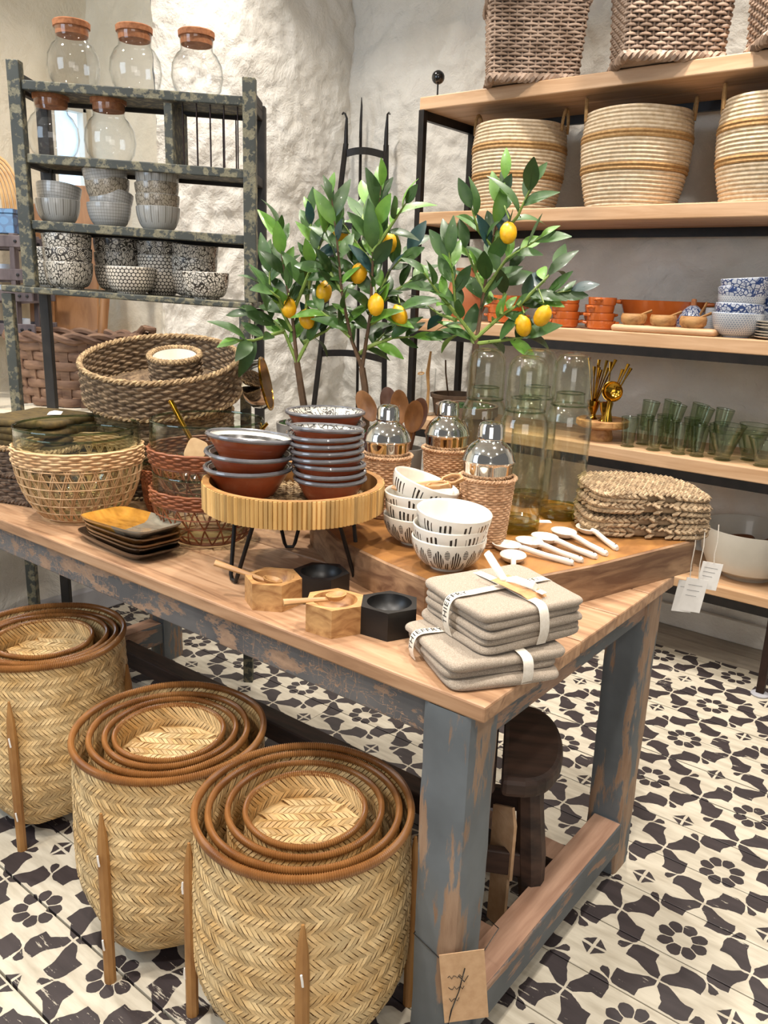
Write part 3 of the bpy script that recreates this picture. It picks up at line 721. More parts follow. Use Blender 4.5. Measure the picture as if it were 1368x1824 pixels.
def braid(mb, outline, z, rad, turns, s=1.0, n=None):
    """two-strand twisted rim"""
    m_ = len(outline)
    for ph in (0, PI):
        path = []
        for i, (x, y, nx, ny) in enumerate(outline):
            a = 2 * PI * turns * i / m_ + ph
            path.append((x * s + nx * rad * .8 * math.cos(a), y * s + ny * rad * .8 * math.cos(a), z + rad * .8 * math.sin(a)))
        mb.tube(path, rad, 5, True)
    return mb

# ------------------------------------------------------------------ thick slab board
ZB = .875
sb = thing('slab_board', 'thick honey-brown solid wood slab board carrying bottles and bowls', 'board', (-1.0, 1.65, ZT))
poly = [(-.86, 1.246), (-.72, 1.385), (-.65, 1.57), (-.55, 1.925), (-.62, 2.03), (-1.22, 2.02), (-1.38, 1.93), (-1.415, 1.7), (-1.405, 1.55), (-1.35, 1.435), (-1.16, 1.322), (-.98, 1.272)]
mb = MB(); n = len(poly)
mb.add([(x, y, ZT + .0005) for x, y in poly] + [(x, y, ZB - .003) for x, y in poly] + [(-1 + (x + 1) * .985, 1.65 + (y - 1.65) * .985, ZB - .0004) for x, y in poly],
       [tuple(range(n))[::-1]] + [(i, (i + 1) % n, n + (i + 1) % n, n + i) for i in range(n)] + [(n + i, n + (i + 1) % n, 2 * n + (i + 1) % n, 2 * n + i) for i in range(n)] + [tuple(range(2 * n, 3 * n))])
mb.build('side', 'slab_side', sb, world=True, smooth=False)
MB().prism([(-1 + (x + 1) * .984, 1.65 + (y - 1.65) * .984) for x, y in poly], ZB - .004, ZB).build('top_face', 'slab_wood', sb, world=True, smooth=False)

# ------------------------------------------------------------------ cane covered glass salad bowls
def cane_bowl(name, label, loc, R, H, m_cane, band=(.7, .87), rot=0, bowls='bowl_glass', grp='cane covered glass bowls', ring_zs=7, dbl=True, nst=30):
    t = thing(name, label, 'bowl', loc, rot, grp)
    def r_at(v):       # outer radius by height fraction
        return R * (.54 + .46 * math.sin(min(1, v / .72) * PI / 2) ** .62) if v < .72 else R * (1.0 - .015 * (v - .72) / .28)
    prof = [(.001, .004), (R * .45, .004)] + [(r_at(j / 14), .006 + (H - .006) * j / 14) for j in range(15)]
    th_ = .004
    prof += [(r_at(j / 14) - th_, .010 + (H - .010) * j / 14) for j in range(14, -1, -1)] + [(.001, .010)]
    MB().lathe(prof, 48).build('glass', bowls, t)
    MB().add(*torus(r_at(1) - .002, .0032, 64, 8, H)).build('glass_rim', 'rim_glass', t)
    mb = MB(); zs = [H * (band[0] + (band[1] - band[0]) * j / 5) for j in range(6)]
    weave(mb, circ(1, 168), zs, .0036, 42, .0022, scale=lambda z: r_at(z / H) + .004)
    mb.build('woven_band', m_cane, t, kind='stuff')
    mb = MB(); o = .0042
    for j in range(ring_zs):
        v = .03 + (band[0] - .07) * j / (ring_zs - 1); mb.tube([(x * (r_at(v) + o), y * (r_at(v) + o), v * H + .002) for x, y, _, _ in circ(1, 64)], .0018, 5, True)
    ns = nst
    for sg in (1, -1):
        for i in range(ns):
            for dd in ((-.018, .018) if dbl else (0,)):
                path = []
                for j in range(13):
                    v = .02 + (band[0] - .02) * j / 12; a = 2 * PI * i / ns + sg * v * .55 + dd
                    path.append(((r_at(v) + o * .8) * math.cos(a), (r_at(v) + o * .8) * math.sin(a), v * H + .002))
                mb.tube(path, .0018 if dbl else .0021, 4)
    mb.tube([(x * R * .54, y * R * .54, .004) for x, y, _, _ in circ(1, 64)], .004, 6, True)
    mb.build('cane_net', m_cane, t, kind='stuff')
    return t
cane_bowl('cane_bowl', 'wide glass bowl in pale open cane netting beside the olive napkins', (-1.985, 1.195, ZT), .164, .25, 'cane_light', band=(.64, .79))
cane_bowl('cane_bowl', 'second clear glass bowl nested inside the pale cane bowl', (-1.985, 1.195, ZT + .030), .146, .196, 'cane_light', band=(.72, .84))
cane_bowl('cane_bowl', 'lower of two glass bowls in reddish brown cane, under the other', (-1.575, 1.30, ZT), .138, .176, 'cane_brown', band=(.62, .78), ring_zs=5, dbl=False, nst=20)
tp = cane_bowl('cane_bowl', 'upper glass bowl in reddish brown cane holding brass handled servers', (-1.575, 1.30, ZT + .105), .140, .200, 'cane_brown', band=(.50, .66), ring_zs=4, dbl=False, nst=20)
# pitcher-like glass with wrapped handle
ct = cane_bowl('cane_tumbler', 'small cane wrapped glass with a wound brown handle behind the bowls', (-1.86, 1.36, ZT), .044, .145, 'cane_brown', band=(.68, .86), ring_zs=5, grp='cane covered glasses', dbl=False)
hp = [(.042, -.01, .12), (.06, -.02, .115), (.07, -.022, .08), (.068, -.022, .04), (.05, -.016, .012)]
mb = MB()
for i in range(60):
    t_ = i / 59 * 3.999; k = int(t_); p_ = Vector(hp[k]).lerp(Vector(hp[k + 1]), t_ - k)
    q = Vector(hp[k + 1]) - Vector(hp[k]); mb.tube([p_ - q.normalized() * .0012, p_ + q.normalized() * .0012], [.0085, .0085], 8)
mb.build('wound_handle', 'cane_brown', ct, kind='stuff')
def server(loc, tip, label):
    t = thing('salad_server', label, 'server', loc, 0, 'brass handled servers'); d = Vector(tip)
    MB().bar(d * .42, d, .013, .008).build('handle', 'brass', t, smooth=False, bevel=.002)
    MB().bar(d * .37, d * .42, .012, .009).build('collar', 'black_wood', t, smooth=False)
    MB().tube([(0, 0, 0), d * .2, d * .38], [.016, .008, .005], 8, flat=.4).build('head', 'chrome', t)
server((-1.575 + .03, 1.30 - .02, ZT + .17), (-.12, -.02, .175), 'gold handled server with a kraft tag leaning left in the brown bowl')
server((-1.575 + .03, 1.30 + .0, ZT + .165), (.085, .095, .135), 'gold handled server leaning right in the brown bowl')
kt = tag(slab_mesh(.05, .055, .001, .5).build('kraft_tag', 'buff_card', loc=(-1.575 + .01, 1.255, ZT + .235), rot=(1.2, .35, .55)), 'plain kraft paper tag hanging from a gold server in the brown bowl', 'tag')

# ------------------------------------------------------------------ stack of horn coloured square dishes
def horn_mat():
    m, nt, bs = new_mat('plate_horn'); tc = nt.nodes.new('ShaderNodeTexCoord'); sp = nt.nodes.new('ShaderNodeSeparateXYZ'); nt.links.new(tc.outputs['Object'], sp.inputs[0])
    v = coords(nt, scale=(2, 7, 2)); n_ = nz(nt, v, 9, 5)
    gold = ramp(nt, n_, [(.3, C('#8a5a1e')), (.7, C('#c08a38'))]); grey = ramp(nt, n_, [(.3, C('#6f675a')), (.7, C('#918776'))])
    f = (E(nt, sp.outputs[0]) + E(nt, sp.outputs[1]) * .25 > .005)
    nt.links.new(mix(nt, f, gold, grey), bs.inputs['Base Color']); bs.inputs['Roughness'].default_value = .15; bs.inputs['Coat Weight'].default_value = .6
horn_mat()
mat('plate_brown', '#7a5226', '#4a3018', rough=.16, scale=7, coat=.5)
def dish(m, label, loc, w, d, rot, tilt_=(0, 0)):
    prof = [(.02, .004), (.62, .004), (.80, .009), (.98, .024), (1.0, .0245), (.99, .020), (.80, .003), (.62, 0), (.02, 0)]
    mb = MB(); vs = []; nu = 48
    for i in range(nu):
        a = 2 * PI * i / nu; ca, sa = math.cos(a), math.sin(a); e = .36
        px, py = math.copysign(abs(ca) ** e, ca), math.copysign(abs(sa) ** e, sa)
        for k, z in prof: vs.append((px * k * w / 2, py * k * d / 2, z))
    n_ = len(prof); fs = [(i * n_ + j, ((i + 1) % nu) * n_ + j, ((i + 1) % nu) * n_ + j + 1, i * n_ + j + 1) for i in range(nu) for j in range(n_ - 1)]
    fs += [tuple(i * n_ for i in range(nu)), tuple(i * n_ + n_ - 1 for i in range(nu))[::-1]]
    return tag(mb.add(vs, fs).build('square_dish', m, loc=loc, rot=(tilt_[0], tilt_[1], rot)), label, 'dish', 'stack of square dishes')
for k, (m_, w_, d_, dx, dz, lab) in enumerate([
        ('plate_black', .30, .135, -.02, 0, 'long black glossy dish, lowest of the square dish stack'),
        ('plate_black', .245, .135, .0, .012, 'black glossy dish, second from bottom of the square dish stack'),
        ('plate_brown', .25, .137, .004, .022, 'dark brown dish in the middle of the square dish stack'),
        ('plate_brown', .25, .135, .0, .035, 'brown dish just under the top of the square dish stack'),
        ('plate_horn', .258, .138, -.004, .050, 'top square dish, half honey gold and half smoky grey')]):
    dish(m_, lab, (-1.635 + dx, 1.112, ZT + dz), w_, d_, math.radians(-4 + k * 1.2), (0, math.radians(-1.5 if k == 4 else 0)))

# ------------------------------------------------------------------ reed tray on hairpin legs
TC = (-1.245, 1.27)
rt = thing('tray_stand', 'round reed sided tray standing on black hairpin legs', 'tray', (TC[0], TC[1], ZT))
tb, tt, tr = .155, .213, .198
mb = MB(); nr = 128
for i in range(nr):
    a = 2 * PI * i / nr; h_ = random.uniform(-.0008, .0008)
    c_, s_ = math.cos(a), math.sin(a)
    mb.tube([((tr + h_) * c_, (tr + h_) * s_, tb), ((tr + h_) * c_, (tr + h_) * s_, tt)], .0050, 6)
mb.build('reed_band', 'reed', rt, kind='stuff')
MB().lathe([(tr - .0015, tb + .001), (tr - .0015, tt - .0015), (tr + .002, tt + .0008), (tr - .012, tt + .0008), (tr - .012, tb + .008)], 72).build('inner_hoop', 'bamboo_leg', rt)
MB().lathe([(.001, tb), (tr - .002, tb), (tr - .002, tb + .008), (.001, tb + .008)], 56).build('tray_board', 'bamboo_back', rt)
mb = MB(); kk = 15
for j in range(-kk, kk + 1):
    L_ = math.sqrt(max(0, (tr - .016) ** 2 - (j * .012) ** 2))
    for ax in (0, 1):
        pts = [((t_ / 24 - .5) * 2 * L_, j * .012, tb + .0105 + .0018 * math.sin(((t_ / 24 - .5) * 2 * L_) / .012 * PI + j * PI + ax * PI)) for t_ in range(25)]
        if ax: pts = [(y, x, z) for x, y, z in pts]
        mb.tube(pts, .0042, 4, flat=.35 if False else .5)
mb.build('woven_mat', 'seagrass_rim', rt, kind='stuff')
for a in (math.radians(258), math.radians(18), math.radians(138)):
    d = Vector((math.cos(a), math.sin(a), 0)); s_ = Vector((-d.y, d.x, 0)); f0 = d * .155 + Vector((0, 0, .004))
    path = [d * .125 + s_ * .042 + Vector((0, 0, tb)), f0 + s_ * .013 + Vector((0, 0, .012)), f0 + s_ * .008 + Vector((0, 0, .002)), f0 - s_ * .008 + Vector((0, 0, .002)), f0 - s_ * .013 + Vector((0, 0, .012)), d * .125 - s_ * .042 + Vector((0, 0, tb))]
    MB().tube(path, .0046, 8).build('hairpin_leg', 'black_steel', rt)

# ------------------------------------------------------------------ terracotta bowls with grey rims
printed('glaze_rings', '#c9c5bd', '#35322f', 'rings'); printed('glaze_bloom', '#d2cec4', '#4d4945', 'bloom'); printed('glaze_dots', '#c4c1ba', '#45413d', 'floral', R=.06)
def terra(label, loc, R, h, rb, glaze, grp, rot=(0, 0, 0), src=None):
    if src: return dup(src, loc, rot, label, grp)
    t = thing('terracotta_bowl', label, 'bowl', loc, 0, grp, rot)
    MB().lathe([(.001, 0), (rb, 0), (rb + .003, .004), (R - .007, h - .006), (R - .004, h), (R - .010, h), (rb - .002, .008), (.001, .008)], 48).build('body', 'terracotta', t)
    MB().lathe([(rb * .3, .0092), (rb - .004, .0092), (R - .0115, h - .0005), (R - .009, h + .0015), (R - .012, h + .0012)], 48).build('glaze', glaze, t)
    MB().add(*torus(R - .004, .0052, 56, 8, h)).build('rim', 'grey_glaze', t)
    return t
TZ = ZT + tb + .014
src = None
for i in range(3):
    k = 2 - i; lab = ['topmost wide terracotta bowl with white ringed glaze on the left of the tray', 'middle wide terracotta bowl of three at the tray left', 'lowest wide terracotta bowl of three at the tray left'][k]
    o = terra(lab, (-1.352 + .001 * i, 1.232, TZ + .033 * i + (.004 if i == 2 else 0)), .101, .062, .058, 'glaze_rings', 'wide bowls on the tray', (math.radians(-2 * (i == 2)), math.radians(2.5 * i), .5 * i), src); src = src or o
src = None
for i in range(8):
    k = 7 - i; o = terra(f'small grey rimmed terracotta bowl, {ordl(k, 8)} of the stack of eight on the tray', (-1.198 - .0012 * i, 1.338 - .001 * i, TZ + .0160 * i), .083, .046, .055, 'glaze_dots', 'small bowls on the tray', (math.radians([0, 1, -2, -3, -3, -2, -1, 4][i]), math.radians([0, 0, 1, -1, 0, 1, 1, 3][i]), .4 * i), src); src = src or o
src = None
for i in range(9):
    k = 8 - i; o = terra(f'large terracotta bowl, {ordl(k, 9)} of the tall stack behind the tray', (-1.470 - .001 * (i % 3), 1.62 + .001 * (i % 2), ZT + .0305 * i), .108, .062, .066, 'glaze_bloom', 'large bowls behind the tray', (math.radians([0, 1, -1, 1, 0, -1, 1, 0, 1][i]), 0, .5 * i), src); src = src or o

# ------------------------------------------------------------------ hexagonal salt cellars
def cellar(label, loc, ang, grp):
    t = thing('salt_cellar', label, 'salt cellar', loc, ang, grp); R, h = .060, .056
    for k, (m_, nm) in enumerate((('olive_wood', 'wooden_cup'), ('black_wood', 'black_cup'))):
        cx = k * R * math.sqrt(3); hexp = [(cx + R * math.cos(PI / 6 + PI / 3 * i), R * math.sin(PI / 6 + PI / 3 * i)) for i in range(6)]
        mb = MB(); N = 36
        mb.add([(x, y, 0) for x, y in hexp] + [(x, y, h) for x, y in hexp], [tuple(range(6))[::-1]] + [(i, (i + 1) % 6, 6 + (i + 1) % 6, 6 + i) for i in range(6)])
        ring0 = []
        for i in range(N):
            a = 2 * PI * i / N; am = (a - PI / 6) % (PI / 3) - PI / 6; rr = R * math.cos(PI / 6) / math.cos(am); am2 = (a % (PI / 3)) - PI / 6
            rr = R * math.cos(PI / 6) / math.cos(((a + PI / 6) % (PI / 3)) - PI / 6)
            ring0.append((cx + rr * math.cos(a), rr * math.sin(a), h))
        cup = [(.043 * math.cos(b), h - .036 * math.sin(b)) for b in [j * PI / 2 / 7 for j in range(8)]]
        vs = ring0[:]
        for r_, z_ in cup: vs += [(cx + max(.0005, r_) * math.cos(2 * PI * i / N), max(.0005, r_) * math.sin(2 * PI * i / N), z_) for i in range(N)]
        mb.add(vs, [(j * N + i, j * N + (i + 1) % N, (j + 1) * N + (i + 1) % N, (j + 1) * N + i) for j in range(len(cup)) for i in range(N)])
        mb.build(nm, m_, t)
    return t
cellar('double salt cellar, wood and black hexagons, under the tray stand', (-1.136, 1.100, ZT), math.radians(62), 'double hexagon salt cellars')
cellar('double salt cellar, wood and black hexagons, beside the linen towels', (-.960, 1.092, ZT), math.radians(36), 'double hexagon salt cellars')
def wood_spoon(label, loc, ang, L, tilt_, m_='olive_wood', grp='small wooden salt spoons', rb=.018):
    t = thing('wooden_spoon', label, 'spoon', loc, 0, grp, (0, tilt_, ang))
    MB().tube([(-rb * .6, 0, .004), (-L * .5, 0, .008), (-L, 0, .012)], [.0045, .0055, .0075], 8, flat=.6).build('handle', m_, t)
    MB().lathe([(.001, .0), (rb * .6, .001), (rb * .9, .006), (rb, .012), (rb * .9, .012), (rb * .55, .005), (.001, .004)], 24).xf(Matrix.Diagonal((1.15, .9, 1, 1))).build('bowl', m_, t)
    return t
wood_spoon('little wooden spoon leaning up out of the rear salt cellar', (-1.140, 1.100, ZT + .038), math.radians(32), .125, math.radians(12))
wood_spoon('little wooden spoon lying across the front salt cellar', (-.962, 1.098, ZT + .052), math.radians(62), .105, math.radians(-2))

# ------------------------------------------------------------------ wicker sleeved cocktail shakers
def shaker(label, loc, src=None):
    if src: return dup(src, loc, (0, 0, random.uniform(0, 6)), label)
    t = thing('cocktail_shaker', label, 'shaker', loc, 0, 'wicker sleeved shakers')
    MB().lathe([(.001, .002), (.038, .002), (.051, .19), (.053, .196), (.051, .2), (.001, .2)], 48).build('steel_cup', 'chrome', t)
    MB().lathe([(.0525, .196), (.0545, .199), (.0525, .203), (.050, .213), (.043, .228), (.032, .239), (.026, .243), (.024, .247), (.024, .25), (.0235, .25)], 48).build('shoulder', 'chrome', t)
    MB().lathe([(.0255, .247), (.0265, .25), (.026, .253), (.0248, .276), (.022, .283), (.014, .287), (.001, .288)], 40).build('cap', 'chrome', t)
    mb = MB(); zs = [.004 + .0062 * j for j in range(25)]
    weave(mb, circ(1, 144), zs, .0031, 36, .0011, scale=lambda z: .0415 + .0135 * z / .17)
    braid(mb, circ(1, 144), .159, .003, 26, .0560)
    for i in range(18): a = 2 * PI * i / 18; mb.tube([(.0405 * math.cos(a), .0405 * math.sin(a), .002), (.0545 * math.cos(a), .0545 * math.sin(a), .157)], .002, 4)
    mb.build('wicker_sleeve', 'wicker_tan', t, kind='stuff'); t.scale = (1.1, 1.1, .97)
    return t
s1 = shaker('steel cocktail shaker in wicker, nearest, right of the patterned bowls', (-.908, 1.540, ZB))
shaker('steel cocktail shaker in wicker, middle one of three', (-1.165, 1.755, ZB), s1)
shaker('steel cocktail shaker in wicker beside the reed tray stand', (-1.215, 1.565, ZB), s1)

# ------------------------------------------------------------------ carafes with tumbler lids
def carafe(label, loc, src=None):
    if src: return dup(src, loc, None, label)
    t = thing('glass_carafe', label, 'carafe', loc, 0, 'glass carafes with tumblers')
    MB().lathe([(.001, .012), (.05, .012), (.0545, .02), (.057, .05), (.0575, .24), (.055, .265), (.047, .283), (.038, .292), (.035, .30), (.035, .318), (.033, .318), (.033, .30), (.036, .290), (.045, .281), (.0525, .264), (.055, .24), (.0545, .052), (.051, .022), (.001, .018)], 48).build('bottle', 'bottle_glass', t)
    MB().lathe([(.001, 0), (.048, 0), (.054, .006), (.0555, .02), (.0545, .03), (.045, .024), (.02, .028), (.001, .03)], 48).build('thick_base', 'bottle_base', t)
    MB().lathe([(.0445, .288), (.0455, .288), (.0475, .30), (.0475, .372), (.044, .395), (.034, .410), (.018, .415), (.001, .415), (.001, .409), (.018, .409), (.032, .404), (.041, .391), (.0445, .37), (.0445, .30), (.0445, .288)], 48).build('tumbler', 'bottle_glass', t)
    MB().add(*torus(.0455, .0022, 40, 8, .289)).build('tumbler_rim', 'rim_glass', t); MB().add(*torus(.034, .0018, 36, 8, .318)).build('neck_rim', 'rim_glass', t)
    return t
k1 = carafe('clear glass carafe with upturned tumbler, nearest of the four', (-.907, 1.688, ZB))
carafe('clear glass carafe with upturned tumbler, behind the middle shaker', (-1.085, 1.800, ZB), k1)
carafe('clear glass carafe with upturned tumbler, rightmost beside the jute mats', (-.885, 1.875, ZB), k1)
carafe('clear glass carafe with upturned tumbler, hidden furthest back of the four', (-1.010, 1.935, ZB), k1)
tag(MB().box(-.02, .02, -.012, .012, 0, .0006).build('paper_slip', 'paper', loc=(-.893, 1.80, ZB + .0003), rot=(0, 0, .7), smooth=False), 'white paper slip lying behind the nearest carafe', 'paper')

# ------------------------------------------------------------------ printed bowls
printed('print_cutlery', '#e6e0d4', '#2b2622', 'cutlery', R=.075); printed('print_leaves', '#ddd6c8', '#2f2823', 'leaves', R=.075)
def ceramic_bowl(name, label, loc, R, h, rb, outer, inner, grp, rot=(0, 0, 0), src=None, straight=.35):
    if src: return dup(src, loc, rot, label, grp)
    t = thing(name, label, 'bowl', loc, 0, grp, rot); pr = [(.001, .002), (rb * .8, .002), (rb * .85, 0), (rb, 0), (rb + .001, .005)]
    N = 9
    outp = [(rb + (R - rb) * math.sin(PI / 2 * j / N) ** (1 - straight * .5), .006 + (h - .006) * (1 - math.cos(PI / 2 * j / N)) ** (.72 + straight * .3)) for j in range(1, N + 1)]
    MB().lathe(pr + outp + [(R - .001, h + .001)], 44).build('outside', outer, t)
    MB().lathe([(R - .0005, h + .0005), (R - .0022, h + .002), (R - .0042, h)] + [(max(.001, r_ - .005), z_ + .0035) for r_, z_ in outp[::-1][1:]] + [(rb * .5, .009), (.001, .009)], 44).build('inside', inner, t)
    return t
GB = 'bowls printed with cutlery and leaves'
bl = ceramic_bowl('printed_bowl', 'bowl with dark leaf print, lowest of the front stack of three', (-.874, 1.345, ZB), .0775, .066, .036, 'print_leaves', 'cream_ceramic', GB)
bc = ceramic_bowl('printed_bowl', 'bowl with cutlery print, middle of the front stack of three', (-.872, 1.345, ZB + .028), .0775, .066, .036, 'print_cutlery', 'cream_ceramic', GB, (math.radians(2), 0, .6))
ceramic_bowl('printed_bowl', 'bowl with cutlery print, top of the front stack of three', (-.870, 1.345, ZB + .056), 0, 0, 0, '', '', GB, (math.radians(4), math.radians(3), .9), bc)
ceramic_bowl('printed_bowl', 'bowl with dark leaf print, lowest of the rear stack of four', (-1.022, 1.437, ZB), 0, 0, 0, '', '', GB, (0, 0, 1.1), bl)
ceramic_bowl('printed_bowl', 'bowl with cutlery print, second from bottom of the rear stack', (-1.020, 1.437, ZB + .029), 0, 0, 0, '', '', GB, (math.radians(2), 0, 2), bc)
ceramic_bowl('printed_bowl', 'bowl with cutlery print, third up in the rear stack', (-1.020, 1.437, ZB + .052), 0, 0, 0, '', '', GB, (0, 0, 2.7), bc)
ceramic_bowl('printed_bowl', 'tilted top bowl of the rear stack holding wooden tasting spoons', (-1.024, 1.436, ZB + .080), 0, 0, 0, '', '', GB, (math.radians(14), math.radians(12), 1.5), bc)
def loop_spoon(loc, rot, lab):
    t = thing('tasting_spoon', lab, 'spoon', loc, 0, 'wooden tasting spoons', rot)
    MB().tube([(-.055, 0, .004), (-.03, 0, .002), (.0, 0, .004), (.02, 0, .006)], [.004, .012, .010, .006], 8, flat=.5).build('paddle', 'olive_wood', t)
    MB().tube([(.02, 0, .006), (.03, .012, .010), (.05, .016, .014), (.068, .008, .015), (.07, -.006, .013), (.052, -.013, .010), (.032, -.010, .008)], .0052, 8, True, flat=.8).build('ring_handle', 'olive_wood', t)
loop_spoon((-1.005, 1.405, ZB + .130), (0, math.radians(-3), math.radians(28)), 'wooden spoon with loop handle, foremost in the tilted bowl')
loop_spoon((-.985, 1.430, ZB + .136), (.3, math.radians(-8), math.radians(42)), 'wooden spoon with loop handle sticking out right over the bowl rim')
loop_spoon((-1.01, 1.425, ZB + .127), (-.4, math.radians(-2), math.radians(12)), 'wooden spoon with loop handle, underneath the other two in the bowl')

# ------------------------------------------------------------------ ceramic spoons
def cspoon(a, b, lab):
    a, b = Vector(a), Vector(b); d = b - a; L = d.length; ang = math.atan2(d.y, d.x)
    t = thing('ceramic_spoon', lab, 'spoon', (a.x, a.y, ZB), ang, 'white ceramic spoons')
    MB().lathe([(.001, .001), (.013, .001), (.021, .006), (.0255, .014), (.0245, .0155), (.019, .0085), (.012, .005), (.001, .0045)], 28).xf(Matrix.Diagonal((1.34, 1.12, 1.1, 1))).build('bowl', 'cream_ceramic', t)
    MB().tube([(.022, 0, .0125), (.04, 0, .0145), (L * .6, 0, .009), (L - .006, 0, .006), (L, 0, .006)], [.0075, .0066, .0066, .0078, .005], 10, flat=.9, up=(0, 0, 1)).build('handle', 'cream_ceramic', t)
    MB().lathe([(.001, 0), (.0022, 0), (.0022, .0006), (.001, .0006)], 10, (L - .009, 0, .0136)).build('hole', 'black_wood', t)
OR_ = ['lying across the others, bowl nearest the carafe', 'leftmost of the row', 'second of the row from left', 'third of the row from left', 'fourth of the row from left', 'rightmost, apart beside the jute mats']
for k, (a, b) in enumerate([((-.79, 1.468, 0), (-.735, 1.375, 0)), ((-.838, 1.525, 0), (-.682, 1.535, 0)), ((-.815, 1.585, 0), (-.675, 1.565, 0)), ((-.805, 1.640, 0), (-.663, 1.610, 0)), ((-.793, 1.712, 0), (-.655, 1.645, 0)), ((-.765, 1.785, 0), (-.655, 1.700, 0))]):
    if k == 0:
        t_ = cspoon(a, b, 'white ceramic spoon pointing at the towels, in front of the row')
    else: cspoon(a, b, 'white ceramic spoon, ' + OR_[k])

# ------------------------------------------------------------------ jute pot mats with swing tags
def jute_mat(label, loc, rot, w, d, seed, sag):
    t = thing('jute_mat', label, 'mat', loc, 0, 'knitted jute mats', rot); rnd = random.Random(seed)
    slab_mesh(w * .94, d * .9, .022, .45, amp=.004, seed=seed, sag=sag).build('core', 'jute', t)
    mb = MB(); rows = 9
    for j in range(rows):
        y = (j / (rows - 1) - .5) * d * .93; L = w * (1 - .25 * (2 * y / d) ** 4); n_ = int(L / .0125)
        for i in range(n_):
            x = (i / (n_ - 1) - .5) * L; zz = .0235 + .003 * noise.noise(Vector((x * 20, y * 20, seed))) - sag * (2 * x / w) ** 2
            for sg in (-1, 1):
                mb.tube([(x - .008, y + sg * .008, zz - .003), (x, y + sg * .0045, zz + .002), (x + .009, y + sg * .0005, zz - .002)], [.0022, .0042, .0024], 5)
    for k in range(64):     # braided edge
        a = 2 * PI * k / 64; ca, sa = math.cos(a), math.sin(a); px = math.copysign(abs(ca) ** .5, ca) * w / 2; py = math.copysign(abs(sa) ** .5, sa) * d / 2
        tx, ty = -sa, ca
        for zz, sg in ((.006, 1), (.018, -1)):
            z_ = zz - sag * (2 * px / w) ** 2
            mb.tube([(px - tx * .010, py - ty * .010, z_ - .004 * sg), (px + ca * .003, py + sa * .003, z_), (px + tx * .010, py + ty * .010, z_ + .004 * sg)], [.003, .0058, .003], 5)
    mb.build('knit', 'jute', t, kind='stuff')
    return t
JR = math.radians(36)
for k, (dz, tx_, ty_, dd) in enumerate([(0, 0, 0, 0), (.030, .03, -.01, .0), (.058, -.02, .03, .004), (.087, .04, .05, .0)]):
    jute_mat(['lowest knitted jute mat of the pile at the slab corner', 'second knitted jute mat from the bottom of the pile', 'third knitted jute mat from the bottom of the pile', 'top knitted jute mat, sloping down to the right'][k], (-.695 + dd, 1.925 - dd, ZB + dz + .002), (tx_, ty_, JR + .05 * k), .30 - .006 * k, .20, 40 + k, .008 if k else .0)
def swing(label, top, hang, w, h, rz_, lines):
    t = thing('swing_tag', label, 'tag', top, 0, 'white swing tags')
    top = Vector(top)
    MB().tube([(0, 0, .05), (.004, -.004, .01), (0, 0, -hang * .5), (.002, 0, -hang)], .0012, 5).build('cord', 'ribbon', t)
    c_ = MB().box(-w / 2, w / 2, -.0005, .0005, -h, 0).build('card', 'paper', t, loc=(0, 0, -hang), rot=(0, .12, rz_), smooth=False)
    for j in range(lines): MB().box(-w * .36, w * (.3 - .08 * (j % 3)), -.0009, -.0005, -h * (.2 + .16 * j) - .0007, -h * (.2 + .16 * j)).build('print_line', 'grey_glaze', c_, smooth=False)
    return t
swing('white swing tag hanging lowest from the jute mats', (-.535, 1.925, ZB - .02), .075, .052, .085, .62, 3)
swing('white swing tag half hidden behind the lowest one', (-.552, 1.915, ZB - .02), .082, .05, .08, .75, 1)
swing('white swing tag hanging higher right of the others', (-.512, 1.95, ZB - .01), .045, .048, .068, .55, 3)

